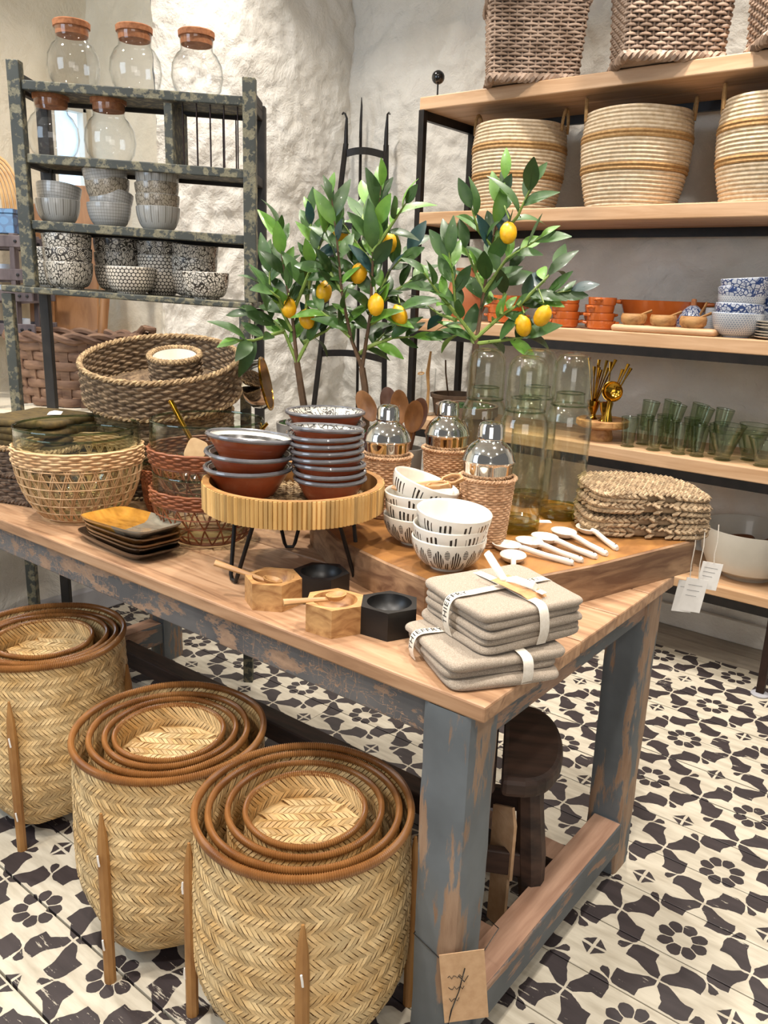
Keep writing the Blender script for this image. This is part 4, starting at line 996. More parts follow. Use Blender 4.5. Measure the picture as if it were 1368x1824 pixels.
# ------------------------------------------------------------------ linen towels tied with ribbon
TWR = math.radians(-30)
def text_mesh(s, size):
    cu = bpy.data.curves.new('lettering', 'FONT'); cu.body = s; cu.size = size; cu.align_x = 'CENTER'; cu.align_y = 'CENTER'; cu.space_character = 1.12; cu.resolution_u = 3
    o = bpy.data.objects.new('lettering', cu); COL.objects.link(o)
    dg = bpy.context.evaluated_depsgraph_get(); me = bpy.data.meshes.new_from_object(o.evaluated_get(dg)); bpy.data.objects.remove(o)
    return me
def ribbon(parent, path, wdir, width, letters=None, at=.5, size=.016, flip=1):
    """flat ribbon along a path with optional printed word following it"""
    P_ = [Vector(q) for q in path]; wd = Vector(wdir).normalized()
    fine = []
    for i in range(len(P_) - 1):
        p0, p1, p2, p3 = P_[max(i - 1, 0)], P_[i], P_[i + 1], P_[min(i + 2, len(P_) - 1)]
        for k in range(8):
            t = k / 8; fine.append(.5 * ((2 * p1) + (p2 - p0) * t + (2 * p0 - 5 * p1 + 4 * p2 - p3) * t * t + (3 * p1 - p0 - 3 * p2 + p3) * t ** 3))
    fine.append(P_[-1]); vs = []; nrm = []
    for i, q in enumerate(fine):
        tg_ = (fine[min(i + 1, len(fine) - 1)] - fine[max(i - 1, 0)]).normalized(); n_ = tg_.cross(wd).normalized() * flip; nrm.append(n_)
        vs += [q - wd * width / 2 + n_ * .0005, q + wd * width / 2 + n_ * .0005, q + wd * width / 2 - n_ * .0003, q - wd * width / 2 - n_ * .0003]
    m_ = len(fine); fs = [(i * 4 + k, i * 4 + (k + 1) % 4, i * 4 + 4 + (k + 1) % 4, i * 4 + 4 + k) for i in range(m_ - 1) for k in range(4)]
    rb_ = MB().add(vs, fs).build('ribbon', 'ribbon', parent)
    if letters:
        L = [0]
        for i in range(m_ - 1): L.append(L[-1] + (fine[i + 1] - fine[i]).length)
        for word, sz, off in letters:
            me = text_mesh(word, sz); me.materials.clear(); me.materials.append(MATS['ink']); c0 = L[-1] * at
            for v in me.vertices:
                s_ = min(max(c0 + v.co.x * flip, 0), L[-1] - 1e-6); i = max(j for j in range(m_) if L[j] <= s_); i = min(i, m_ - 2)
                f_ = (s_ - L[i]) / max(1e-9, L[i + 1] - L[i]); v.co = fine[i].lerp(fine[i + 1], f_) + wd * (v.co.y + off) + nrm[i] * .0011
            obj('lettering', me, rb_)
    return rb_
def towel(name, label, loc, rot, w, d, layers, th_, seed, grp='linen kitchen towels'):
    t = thing(name, label, 'towel', loc, 0, grp, rot); rnd = random.Random(seed); z = 0
    for k in range(layers):
        h_ = th_ * rnd.uniform(.9, 1.15)
        slab_mesh(w - rnd.uniform(0, .022) * (k > 0), d - rnd.uniform(0, .020), h_, rnd.uniform(.15, .22), r=h_ / 2, amp=.0048, seed=seed + k, nu=88).build('fold', 'linen', t, loc=(rnd.uniform(-.005, .005), rnd.uniform(-.005, .005), z), rot=(0, 0, rnd.uniform(-.05, .05)))
        z += h_ * .93
    return t, z
lo_, hz = towel('linen_towel', 'folded natural linen towel with printed ribbon, underneath at table corner', (-.672, 1.157, ZT), (0, 0, TWR - .02), .215, .225, 3, .0165, 5)
W2, D2 = .215, .225
ribbon(lo_, [(-.035, -.114, .003), (-.035, -.119, hz * .5), (-.035, -.109, hz + .002), (-.035, -.06, hz + .0035), (-.035, 0, hz + .0035), (-.035, .108, hz + .002)], (-1, 0, 0), .020, [('THIEFFRY', .0178, .0008)], at=.22)
ribbon(lo_, [(.109, .03, .003), (.114, .03, hz * .5), (.104, .03, hz + .002), (.05, .03, hz + .0035), (0, .03, hz + .0035), (-.1, .03, hz + .002)], (0, -1, 0), .019)
up_, hz2 = towel('linen_towel', 'thick bundle of folded linen towels tied with a white ribbon bow', (-.668, 1.212, ZT + hz + .002), (math.radians(1.5), math.radians(-1.5), TWR + .10), .215, .22, 5, .0148, 9)
ribbon(up_, [(.0, -.108, .004), (.0, -.116, hz2 * .5), (.0, -.106, hz2 + .001), (.0, -.06, hz2 + .004), (.0, 0, hz2 + .0045), (.0, .06, hz2 + .004), (.0, .106, hz2 + .001), (.0, .113, hz2 * .5)], (-1, 0, 0), .020, [('THIEFFRY', .0178, .0008)], at=.20)
ribbon(up_, [(.0, .012, hz2 + .0052), (.0, .04, hz2 + .005), (.0, .075, hz2 + .0045), (.0, .104, hz2 + .0022)], (-1, 0, 0), .0202, [('THIEFFRY', .0178, .0008)], at=.52)
ribbon(up_, [(.106, .01, .004), (.114, .01, hz2 * .5), (.104, .01, hz2 + .001), (.06, .01, hz2 + .004), (0, .01, hz2 + .0055), (-.06, .01, hz2 + .004), (-.106, .01, hz2 + .001)], (0, -1, 0), .019)
tgm = MB()
for k in range(8):
    x = -.02 + .014 * k; z = .004 + .010 * (1 - k / 7) - .012 * max(0, (k - 5) / 2) ** 2; tgm.v += [(x, -.022, z), (x, .024 - .0, z), (x, .024, z + .0007), (x, -.022, z + .0007)]
tgm.f = [(0, 1, 2, 3), (31, 30, 29, 28)] + [(k * 4 + q, k * 4 + 4 + q, k * 4 + 4 + (q + 1) % 4, k * 4 + (q + 1) % 4) for k in range(7) for q in range(4)]
tgo = tgm.build('kraft_tag', 'kraft', up_, loc=(.008, .008, hz2 + .003), rot=(0, 0, .22), smooth=False)
me = text_mesh('THIEFFRY', .008); me.materials.clear(); me.materials.append(MATS['ink']); obj('lettering', me, tgo, (.045, .0, .0118), (0, .12, PI / 2))
MB().box(-.007, .007, -.007, .007, 0, .0006).build('price_sticker', 'paper', tgo, loc=(.066, .012, .0080), rot=(0, .15, .1), smooth=False)
KN = Vector((0, .005, hz2 + .018))
MB().tube([KN, KN + Vector((-.025, -.006, .022)), KN + Vector((-.05, -.004, .036)), KN + Vector((-.055, .004, .03)), KN + Vector((-.025, .006, .008))], .0065, 6, True, flat=.25).build('bow_loop', 'ribbon', up_)
MB().tube([KN, KN + Vector((.025, .006, .006)), KN + Vector((.058, .022, .002)), KN + Vector((.06, .028, -.003)), KN + Vector((.025, .014, -.002))], .0065, 6, True, flat=.25).build('bow_loop', 'ribbon', up_)
MB().ball(tuple(KN), .0075, 10, .8).build('bow_knot', 'ribbon', up_)

# ------------------------------------------------------------------ napkins in a seagrass basket
nb = thing('seagrass_basket', 'square seagrass basket holding olive napkins at the left table end', 'basket', (-2.262, 1.235, ZT), math.radians(18), 'seagrass baskets on the table')
mb = MB(); ol = even(rrect(.30, .25, .2, 160), 168)
weave(mb, ol, [.006 + .0105 * j for j in range(15)], .0056, 42, .003, twist=.001, jit=.001, seed=3)
mb.build('weave', 'seagrass_dark', nb, kind='stuff')
for z in (.008, .083, .160): braid(MB(), ol, z, .0055, 40, 1.025).build('braided_edge', 'seagrass_rim' if z > .1 else 'seagrass_dark', nb)
MB().prism([(x * .97, y * .97) for x, y, _, _ in ol[::6]], .001, .006).build('bottom', 'seagrass_dark', nb)
for k in range(5):
    n_ = slab_mesh(.285 - .004 * k, .23, .021, .22, amp=.010, seed=60 + k, nu=72).build('olive_napkin', 'olive_cloth', loc=(-2.258 + .006 * (k % 2), 1.24, ZT + .135 + .021 * k), rot=(.02 * (k % 2), .03 * math.sin(k), math.radians(18 + 3 * (k % 3))))
    tag(n_, f'olive brown folded napkin, {ordl(4 - k, 5)} of the pile in the seagrass basket', 'napkin', 'olive napkins')
tag(MB().add([(0, 0, 0), (.04, 0, .002), (.04, .02, .008), (0, .02, .006), (.02, .01, .012)], [(0, 1, 4), (1, 2, 4), (2, 3, 4), (3, 0, 4)]).build('paper_label', 'paper', loc=(-2.215, 1.24, ZT + .245), rot=(0, 0, .7), smooth=False), 'crumpled white paper label on the olive napkins', 'label')

# ------------------------------------------------------------------ round seagrass tray stack
TR = (-2.085, 1.555)
def round_seagrass(name, label, loc, R, h, rows, stakes, m_='seagrass', closed=True, grp='seagrass baskets on the table', thick=.0058):
    t = thing(name, label, 'basket', loc, 0, grp); mb = MB()
    weave(mb, circ(1, stakes * 4), [.006 + (h - .012) * j / (rows - 1) for j in range(rows)], thick, stakes, .0028, scale=lambda z: R, twist=.0012, jit=.0008, seed=rows)
    mb.build('weave', m_, t, kind='stuff')
    braid(MB(), circ(1, 220), h, .0055, 44, R).build('braided_edge', 'seagrass_rim', t)
    braid(MB(), circ(1, 220), .006, .005, 44, R).build('braided_edge', 'seagrass_rim', t)
    if closed:
        mb = MB()
        for j in range(1, int(R / .011)): weave(mb, circ(1, 96), [.006], .0056, 24, .0, scale=lambda z, j=j: j * .011, twist=.0015)
        mb.build('woven_bottom', m_, t, kind='stuff')
    return t
round_seagrass('seagrass_basket', 'lowest round seagrass basket supporting the wide tray', (TR[0], TR[1], ZT), .185, .125, 12, 48, 'seagrass_dark')
round_seagrass('seagrass_basket', 'round seagrass basket just under the wide tray', (TR[0], TR[1], ZT + .130), .205, .12, 11, 50)
st_ = round_seagrass('seagrass_tray', 'wide round seagrass tray tilted forward on top of the basket stack', (TR[0], TR[1], ZT + .295), .232, .115, 11, 60)
st_.rotation_euler = (math.radians(13), 0, YAW)
sp_ = round_seagrass('seagrass_pot', 'small seagrass pot with white liner standing inside the wide tray', (TR[0] + .05, TR[1] + .015, ZT + .307), .074, .115, 10, 22, grp='seagrass pots')
sp_.rotation_euler = (math.radians(13), 0, YAW)
MB().lathe([(.001, .02), (.058, .02), (.064, .113), (.061, .115), (.055, .03), (.001, .028)], 40).build('liner', 'white_ceramic', sp_)
# ------------------------------------------------------------------ lemon trees
def leaf_mesh(name, L, w, m_, bend, fold):
    vs = []; n = 7
    for i in range(n + 1):
        t = i / n; ww = w / 2 * (math.sin(PI * min(1, t * .97 + .01)) ** .85) * (1.12 - .28 * t); x = L * t; z = -bend * t * t * L
        vs += [(x, -ww, z + fold * ww), (x, 0, z), (x, ww, z + fold * ww)]
    fs = []
    for i in range(n):
        a = i * 3; fs += [(a, a + 3, a + 4, a + 1), (a + 1, a + 4, a + 5, a + 2)]
    mb = MB().add(vs, fs).tube([(-.012, 0, .001), (0, 0, 0), (L * .5, 0, -bend * .25 * L + .0004)], [.0014, .0014, .0006], 4)
    return mb.mesh(name, m_)
LEAVES = [leaf_mesh('leaf', .112, .047, 'leaf_green', .22, .3), leaf_mesh('leaf', .100, .048, 'leaf_green', -.1, .22), leaf_mesh('leaf', .118, .044, 'leaf_green', .5, .28),
          leaf_mesh('leaf', .095, .042, 'leaf_young', .2, .3), leaf_mesh('leaf', .105, .040, 'leaf_young', .4, .28), leaf_mesh('leaf', .10, .045, 'leaf_blue', .15, .2)]
LEMON = MB().lathe([(.001, -.034), (.006, -.033), (.016, -.027), (.0235, -.014), (.0255, 0), (.0235, .014), (.016, .026), (.008, .031), (.005, .035), (.001, .036)], 20).mesh('lemon', 'lemon_skin')
def lemon_tree(label, base, zpot, shoots, lemons, pot, seed):
    rnd = random.Random(seed); t = thing('lemon_tree', label, 'potted tree', base, YAW, 'potted lemon trees')
    z0 = base[2]; R, zr = pot['R'], zpot - z0
    MB().lathe([(.001, 0), (R * .72, 0), (R * .76, .01), (R * .98, zr - .03), (R * 1.06, zr - .028), (R * 1.08, zr), (R * .98, zr), (R * .94, zr - .02), (.001, zr - .022)], 40).build('pot', pot['m'], t)
    mb = MB()
    for k in range(150):
        a, r_ = rnd.uniform(0, 2 * PI), R * .9 * math.sqrt(rnd.random()); mb.ball((r_ * math.cos(a), r_ * math.sin(a), zr - .018 + rnd.uniform(0, .012)), rnd.uniform(.007, .014), 6, .7)
    mb.build('moss', 'moss', t, kind='stuff')
    cur = lambda p_: Vector(p_)
    ends = {}
    for k, sh in enumerate(shoots):
        dep = 0 if k == 0 else rnd.uniform(-.09, .09); st = ends.get(sh[0], 0.0)
        pts = []
        n_ = len(sh)
        for i, (x, z) in enumerate(sh):
            f = i / (n_ - 1); y = st + (dep - st) * f if k else 0; pts.append(Vector((x, y, z - z0))); ends[(x, z)] = y
        if k == 0: pts = [Vector((pts[0].x, 0, zr - .03))] + pts
        r0 = .0125 if k == 0 else .0062
        fine = []
        for i in range(len(pts) - 1):
            for q in range(4): fine.append(pts[i].lerp(pts[i + 1], q / 4))
        fine.append(pts[-1]); m_ = len(fine)
        MB().tube(fine, [r0 * (1 - (.25 if k == 0 else .72) * i / (m_ - 1)) for i in range(m_)], 7).build('trunk' if k == 0 else 'branch', 'bark' if k == 0 or (k < 4 and z0 < 9 and sh[0][1] < sh[-1][1] - .3) else 'stem_green', t)
        if k == 0: continue
        # leaves along the outer part of the shoot
        Ltot = sum((fine[i + 1] - fine[i]).length for i in range(m_ - 1)); cnt = max(5, int(Ltot / .0225)); ph = rnd.uniform(0, 6)
        for j in range(cnt):
            f = .2 + .8 * j / (cnt - 1); i = min(m_ - 2, int(f * (m_ - 1))); p_ = fine[i].lerp(fine[i + 1], f * (m_ - 1) - i)
            tan = (fine[i + 1] - fine[i]).normalized(); u_ = tan.orthogonal().normalized(); w_ = tan.cross(u_)
            ph += 2.4; side = u_ * math.cos(ph) + w_ * math.sin(ph)
            spread = .95 * (1 - .75 * f ** 3); d = (tan * (.55 + .5 * f) + side * spread + Vector((0, 0, .18))).normalized()
            up = (Vector((0, -.55, .8)) + side * .25 + Vector((rnd.uniform(-.4, .4), rnd.uniform(-.3, .3), 0))).normalized()
            yv = up.cross(d).normalized(); zv = d.cross(yv); sc_ = rnd.uniform(.62, 1.02) * (1 - .22 * (f > .93))
            M_ = Matrix(((d.x, yv.x, zv.x, p_.x), (d.y, yv.y, zv.y, p_.y), (d.z, yv.z, zv.z, p_.z), (0, 0, 0, 1))) @ Matrix.Scale(sc_, 4)
            q = rnd.random(); li = rnd.choice([0, 1, 2]) if q < .72 else (rnd.choice([3, 4]) if q < .95 else 5)
            o = obj('leaf', LEAVES[li], t); o.matrix_local = M_
    for (x, z) in lemons:
        o = obj('lemon', LEMON, t); o.location = (x, -.02 + rnd.uniform(-.02, .02), z - z0); o.scale = (.9, .9, .9); o.rotation_euler = (rnd.uniform(-.5, .5), rnd.uniform(-.4, .4), 0)
        MB().tube([(x, o.location.y, z - z0 + .034), (x - .01, o.location.y + .04, z - z0 + .07)], .0022, 5).build('stalk', 'stem_green', t)
SH1 = [[(0.005, 1.059), (-0.008, 1.135), (-0.02, 1.208)], [(-0.02, 1.208), (-0.06, 1.296), (-0.109, 1.335), (-0.166, 1.34)], [(-0.02, 1.208), (-0.035, 1.345), (-0.06, 1.47), (-0.076, 1.583)], [(-0.02, 1.208), (0.018, 1.283), (0.049, 1.38), (0.077, 1.459)], [(-0.035, 1.297), (-0.101, 1.422), (-0.104, 1.484)], [(0.005, 1.346), (0.02, 1.518), (0.011, 1.624)], [(-0.06, 1.296), (-0.142, 1.269), (-0.183, 1.271)], [(-0.035, 1.345), (0.028, 1.488), (0.075, 1.596)], [(-0.052, 1.344), (-0.068, 1.391), (-0.117, 1.429)], [(-0.002, 1.266), (0.063, 1.301), (0.096, 1.334)]]
LM1 = [(0.058, 1.411), (-0.044, 1.364), (0.01, 1.334), (0.102, 1.573)]
SH2 = [[(0.002, 1.076), (-0.003, 1.149), (-0.013, 1.205)], [(-0.013, 1.205), (-0.047, 1.291), (-0.074, 1.414), (-0.089, 1.548), (-0.106, 1.663)], [(-0.013, 1.205), (0.007, 1.355), (0.01, 1.522), (0.026, 1.689)], [(0.01, 1.522), (0.061, 1.597), (0.093, 1.644)], [(0.007, 1.355), (0.068, 1.418), (0.141, 1.466)], [(-0.006, 1.261), (0.073, 1.292), (0.149, 1.298)], [(0.01, 1.522), (-0.024, 1.609), (-0.018, 1.666)], [(0.007, 1.355), (0.058, 1.478), (0.118, 1.54)], [(-0.047, 1.291), (-0.112, 1.343), (-0.144, 1.365)], [(-0.022, 1.245), (0.025, 1.278), (0.056, 1.31)], [(-0.074, 1.414), (-0.114, 1.473), (-0.153, 1.486)], [(0.011, 1.492), (-0.03, 1.535), (-0.074, 1.592)], [(0.0, 1.324), (0.055, 1.357), (0.117, 1.382)], [(0.005, 1.416), (-0.027, 1.445), (-0.044, 1.49)]]
LM2 = [(0.022, 1.382), (0.088, 1.355), (0.051, 1.55), (-0.028, 1.465)]
SH3 = [[(0.005, 1.132), (0.011, 1.214), (0.014, 1.288)], [(0.014, 1.288), (0.028, 1.427), (0.042, 1.545), (0.067, 1.721)], [(0.042, 1.545), (0.104, 1.625), (0.132, 1.703)], [(0.028, 1.427), (0.082, 1.517), (0.164, 1.57)], [(0.013, 1.304), (0.086, 1.37), (0.159, 1.417), (0.272, 1.44)], [(0.122, 1.393), (0.193, 1.463), (0.225, 1.496)], [(0.013, 1.299), (-0.045, 1.365), (-0.062, 1.468), (-0.078, 1.533)], [(-0.045, 1.365), (-0.102, 1.423), (-0.14, 1.47)], [(-0.044, 1.35), (-0.092, 1.364), (-0.124, 1.385)], [(0.014, 1.288), (0.114, 1.303), (0.175, 1.312)], [(0.014, 1.284), (-0.011, 1.313), (-0.05, 1.305)], [(0.042, 1.545), (0.002, 1.586), (-0.021, 1.639)], [(0.028, 1.427), (0.001, 1.485), (-0.025, 1.542)], [(0.078, 1.369), (0.088, 1.444), (0.106, 1.503)]]
LM3 = [(0.14, 1.341), (0.187, 1.37), (0.078, 1.58)]
mat('pot_grey', '#8b857c', '#6f6a62', rough=.8, scale=12, bmp=.3); mat('pot_brown', '#6d5845', '#4d3d30', rough=.7, scale=10, bmp=.3)
lemon_tree('leafy lemon tree nearest the plate rack, left of three', (-1.691, 1.763, ZT), 1.03, SH1, LM1, dict(R=.075, m='pot_grey'), 21)
lemon_tree('tallest lemon tree, in front of the iron trellis', (-1.500, 1.823, ZT), 1.03, SH2, LM2, dict(R=.072, m='pot_grey'), 22)
lemon_tree('lemon tree in a brown pot behind the glass carafes', (-1.235, 1.953, ZB), 1.118, SH3, LM3, dict(R=.082, m='pot_brown'), 24)
# wooden salad spoons standing in a pot behind the shakers
up = thing('utensil_pot', 'grey pot crowded with upright wooden spoons behind the shakers', 'pot', (-1.352, 1.825, ZB), 0)
MB().lathe([(.001, 0), (.04, 0), (.046, .01), (.05, .12), (.047, .12), (.043, .012), (.001, .008)], 32).build('pot', 'pot_grey', up)
for k, (dx, dy, h_, m_, lab) in enumerate([(-.115, -.035, .215, 'spoon_wood', 'pale faced wooden spoon leaning furthest left in the utensil pot'), (-.085, .03, .22, 'dark_spoon', 'dark wooden spoon leaning left behind the pale one'), (-.01, -.02, .225, 'spoon_wood', 'tall wooden spoon upright in the middle of the utensil pot'), (.04, -.02, .205, 'spoon_wood', 'wooden spoon leaning right toward the middle shaker'), (-.03, -.045, .16, 'olive_wood', 'short pale spoon in front in the utensil pot'), (.015, .035, .20, 'dark_spoon', 'dark wooden spoon at the back of the utensil pot')]):
    t = thing('wooden_spoon', lab, 'spoon', (-1.352, 1.825, ZB + .012), 0, 'wooden spoons in the pot'); top = Vector((dx, dy, h_)); b0 = Vector((dx * -.12, dy * -.12, 0)); d = (top - b0).normalized()
    MB().tube([b0, b0.lerp(top, .8)], [.005, .006], 8).build('handle', m_, t)
    nrm = (Vector((.61, -.79, 0)) - d * d.dot(Vector((.61, -.79, 0)))).normalized(); sd = d.cross(nrm)
    mb = MB().lathe([(.001, -.006), (.014, -.005), (.023, 0), (.026, .007), (.024, .007), (.014, .0), (.001, -.001)], 24); M_ = Matrix(((sd.x, d.x, nrm.x, top.x), (sd.y, d.y, nrm.y, top.y), (sd.z, d.z, nrm.z, top.z), (0, 0, 0, 1))) @ Matrix.Diagonal((1, 1.85, 1.2, 1))
    mb.xf(M_).build('bowl', m_, t)

# ------------------------------------------------------------------ top shelf: rectangular willow baskets
def willow(label, c, rot, w, d, h, src=None):
    if src: return dup(src, (c[0], c[1], SHELF[0]), (0, 0, rot), label)
    t = thing('willow_basket', label, 'basket', (c[0], c[1], SHELF[0]), rot, 'willow baskets on the top shelf')
    ol = even(rrect(w, d, .12, 200), 176); mb = MB(); sc_ = lambda z: .9 + .1 * min(1, z / h)
    weave(mb, ol, [.012 + .0132 * j for j in range(int(h / .0132))], .0056, 44, .0046, scale=sc_, jit=.0016, seed=4, seg=6)
    mb.build('weave', 'wicker_grey', t, kind='stuff'); mb = MB()
    for i in range(0, 176, 4): x, y, _, _ = ol[i]; mb.tube([(x * .9, y * .9, 0), (x, y, h)], .004, 5)
    mb.build('stakes', 'wicker_grey', t, kind='stuff')
    MB().prism([(x * .89, y * .89) for x, y, _, _ in ol[::4]], .004, .012).build('bottom', 'wicker_grey', t)
    MB().grid(lambda u, v: (ol[int(u * 44) % 44 * 4][0] * (.865 + .1 * v), ol[int(u * 44) % 44 * 4][1] * (.865 + .1 * v), .01 + h * v), 44, 2, True).build('dark_inside', 'dark_wood', t)  # dark shell added to stand in for shade behind the gaps between strands
    braid(MB(), ol, .012, .011, 26, .915).build('foot_braid', 'wicker_grey', t); braid(MB(), ol, h + .006, .012, 22, 1.0).build('rim_braid', 'wicker_grey', t)
    for y in (-1, 1): MB().tube([(-.07, y * d / 2, h), (-.06, y * (d / 2 + .02), h + .03), (0, y * (d / 2 + .03), h + .045), (.06, y * (d / 2 + .02), h + .03), (.07, y * d / 2, h)], .011, 8).build('handle', 'wicker_grey', t)
    return t
w1 = willow('grey willow basket at the left end of the top shelf', (-1.80, 3.175), math.radians(35), .37, .28, .29)
willow('grey willow basket in the middle of the top shelf', (-1.245, 3.15), math.radians(35), 0, 0, 0, w1)
willow('grey willow basket at the right edge of the top shelf', (-.76, 3.15), math.radians(33), 0, 0, 0, w1)

# ------------------------------------------------------------------ second shelf: coiled straw baskets
def straw(label, c, R, h, rot, src=None, s=1):
    t = thing('straw_basket', label, 'basket', (c[0], c[1], SHELF[1]), rot, 'coiled straw baskets')
    rr = lambda v: R * (.80 + .24 * math.sin(PI * (.08 + .62 * v)) - .02) if v < 1.1 else R
    mb = MB(); mb2 = MB(); rows = int(h / .0135); rnd = random.Random(int(R * 1e4))
    for j in range(rows):
        v = j / (rows - 1); z = .007 + (h - .014) * v; band = j in (int(rows * .36), int(rows * .36) + 1, int(rows * .70), int(rows * .70) + 1)
        path = [((rr(v) + .002 * noise.noise(Vector((x * 3, y * 3, j * 1.7))) + (.003 if band else 0)) * x, (rr(v) + (.003 if band else 0)) * y, z + .004 * noise.noise(Vector((x * 1.3, y * 1.3, 5 + R * 9))) * v) for x, y, _, _ in circ(1, 72)]
        (mb2 if band else mb).tube(path, .0076, 6, True)
    mb.build('coils', 'straw', t, kind='stuff'); mb2.build('braid_bands', 'straw_band', t, kind='stuff')
    MB().lathe([(.001, .004), (rr(0) , .004), (rr(0), .010), (.001, .010)], 40).build('bottom', 'straw', t)
    MB().lathe([(rr(j / 8) - .006, .006 + (h - .02) * j / 8) for j in range(9)], 40).build('lining', 'straw', t)
    for a in (0, PI):
        ca, sa = math.cos(a), math.sin(a); q = rr(1)
        pts = []
        for k in range(13):
            b = PI * k / 12; off = .042 * math.cos(b); up_ = .076 * math.sin(b); rad_ = q + .006 + .004 * math.sin(b)
            pts.append((rad_ * ca - off * sa, rad_ * sa + off * ca, h - .03 + up_ * 1.15))
        MB().tube(pts, .0068, 7).build('handle', 'straw_band', t)
    return t
straw('round straw basket at the left of the second shelf', (-1.885, 3.27), .188, .345, math.radians(10))
straw('round straw basket in the middle of the second shelf', (-1.365, 3.26), .197, .345, math.radians(25))
straw('round straw basket at the right edge of the second shelf', (-.845, 3.27), .20, .345, math.radians(200))

# ------------------------------------------------------------------ third shelf: earthenware and blue bowls
Z3 = SHELF[2]
jg = thing('terracotta_jug', 'matt terracotta jug with white neck and handle behind the leaves', 'jug', (-2.085, 3.24, Z3), math.radians(-38))
MB().lathe([(.001, 0), (.06, 0), (.066, .01), (.09, .07), (.093, .11), (.08, .17), (.058, .215), (.055, .23)], 40).build('body', 'matt_terracotta', jg)
MB().lathe([(.055, .23), (.056, .25), (.062, .272), (.058, .274), (.052, .25), (.05, .22)], 40).build('white_neck', 'white_ceramic', jg)
MB().tube([(.056, 0, .235), (.095, 0, .25), (.125, 0, .225), (.125, 0, .175), (.105, 0, .13), (.086, 0, .115)], .011, 8, flat=.7).build('handle', 'matt_terracotta', jg)
def cazuela(label, loc, R, h, rot, grp, src=None):
    if src: return dup(src, loc, (0, 0, rot), label, grp)
    t = thing('cazuela_dish', label, 'dish', loc, rot, grp)
    MB().lathe([(.001, 0), (R * .82, 0), (R * .95, .006), (R, h * .7), (R * 1.0, h), (R * .95, h), (R * .93, h * .7), (R * .8, .008), (.001, .007)], 36).build('body', 'orange_terracotta', t)
    for s_ in (-1, 1): MB().tube([(s_ * R * .97, -.014, h * .72), (s_ * (R + .012), -.008, h * .8), (s_ * (R + .014), .004, h * .8), (s_ * R * .97, .014, h * .72)], .0055, 7).build('ear', 'orange_terracotta', t)
    return t
src = None
for n_, (X_, Y_, nm, cnt) in enumerate([(-1.545, 3.15, 'left pile', 4), (-1.392, 3.15, 'right pile', 4), (-1.47, 3.3, 'rear pile', 3)]):
    for i in range(cnt):
        o = cazuela(f'small glossy orange cazuela dish, {ordl(cnt - 1 - i, cnt)} of the {nm} on the third shelf', (X_ + .004 * math.sin(i * 2 + n_), Y_, Z3 + .030 * i), .055, .034, .5 + .4 * i, 'orange cazuelas', src); src = src or o
src = None
for i in range(3):
    o = cazuela(f'larger orange cazuela dish, {ordl(2 - i, 3)} of the pile behind the lemon tree', (-1.86, 3.22, Z3 + .038 * i), .085, .042, .3 + .5 * i, 'larger cazuelas', src); src = src or o
ov = thing('oval_dish', 'large oval glossy terracotta dish behind the wooden tray', 'dish', (-1.215, 3.345, Z3), math.radians(8))
MB().lathe([(.001, 0), (.105, 0), (.112, .006), (.142, .085), (.146, .09), (.138, .09), (.104, .01), (.001, .008)], 48).xf(Matrix.Diagonal((1.2, .72, 1.32, 1))).build('body', 'orange_terracotta', ov)
for s_ in (-1, 1): MB().tube([(s_ * .16, -.03, .108), (s_ * .192, -.02, .11), (s_ * .192, .02, .11), (s_ * .16, .03, .108)], .008, 8).build('ear', 'orange_terracotta', ov)
tr3 = tag(slab_mesh(.40, .115, .026, .22, r=.012).build('serving_tray', 'pine', loc=(-1.12, 3.135, Z3), rot=(0, 0, 0)), 'long pale wooden board carrying three little wooden bowls', 'tray')
for k, x in enumerate((-1.245, -1.130, -1.018)):
    t = thing('pinch_bowl', ['left', 'middle', 'right'][k] + ' little wooden pinch bowl on the pale board', 'bowl', (x, 3.13, Z3 + .026), .3 * k, 'little wooden bowls')
    MB().lathe([(.001, 0), (.036, 0), (.047, .012), (.049, .03), (.045, .042), (.041, .042), (.043, .03), (.03, .010), (.001, .008)], 32).build('body', 'olive_wood', t)
    wood_spoon(['left', 'middle', 'right'][k] + ' tiny wooden spoon resting in a pinch bowl on the shelf', (x, 3.13, Z3 + .05), math.radians(205 + 8 * k), .07, math.radians(16), 'olive_wood', 'tiny shelf spoons', .012)
printed('blue_floral', '#b9bfcc', '#2f4474', 'floral', k=.8); printed('blue_scale', '#8f96a3', '#c4c6c8', 'honey', k=1.5); printed('grey_ribs', '#aeaba5', '#7b766e', 'ribs', k=.8)
mat('raw_clay', '#c79f76', '#b98e64', rough=.8, scale=20); mat('blue_inside', '#cdd6e2', rough=.2, coat=.4)
sg_ = thing('sugar_pot', 'blue flowered sugar pot with cork lid and wooden spoon', 'sugar pot', (-1.075, 3.285, Z3))
MB().lathe([(.001, 0), (.045, 0), (.055, .02), (.054, .05), (.040, .082), (.022, .1), (.012, .106), (.001, .106)], 36).build('body', 'blue_floral', sg_)
MB().lathe([(.011, .104), (.010, .125), (.008, .13), (.001, .131)], 16).build('cork', 'cork', sg_)
MB().tube([(.03, -.02, .06), (.06, -.03, .12)], .005, 6).build('spoon_handle', 'olive_wood', sg_)
mg = thing('ribbed_mug', 'grey blue ribbed mug beside the blue bowl stack', 'mug', (-.985, 3.27, Z3))
MB().lathe([(.001, 0), (.032, 0), (.035, .01), (.036, .10), (.033, .10), (.032, .01), (.001, .008)], 32).build('body', 'blue_scale', mg)
MB().tube([(.034, 0, .08), (.055, 0, .075), (.06, 0, .05), (.05, 0, .025), (.034, 0, .02)], .005, 7).build('handle', 'blue_scale', mg)
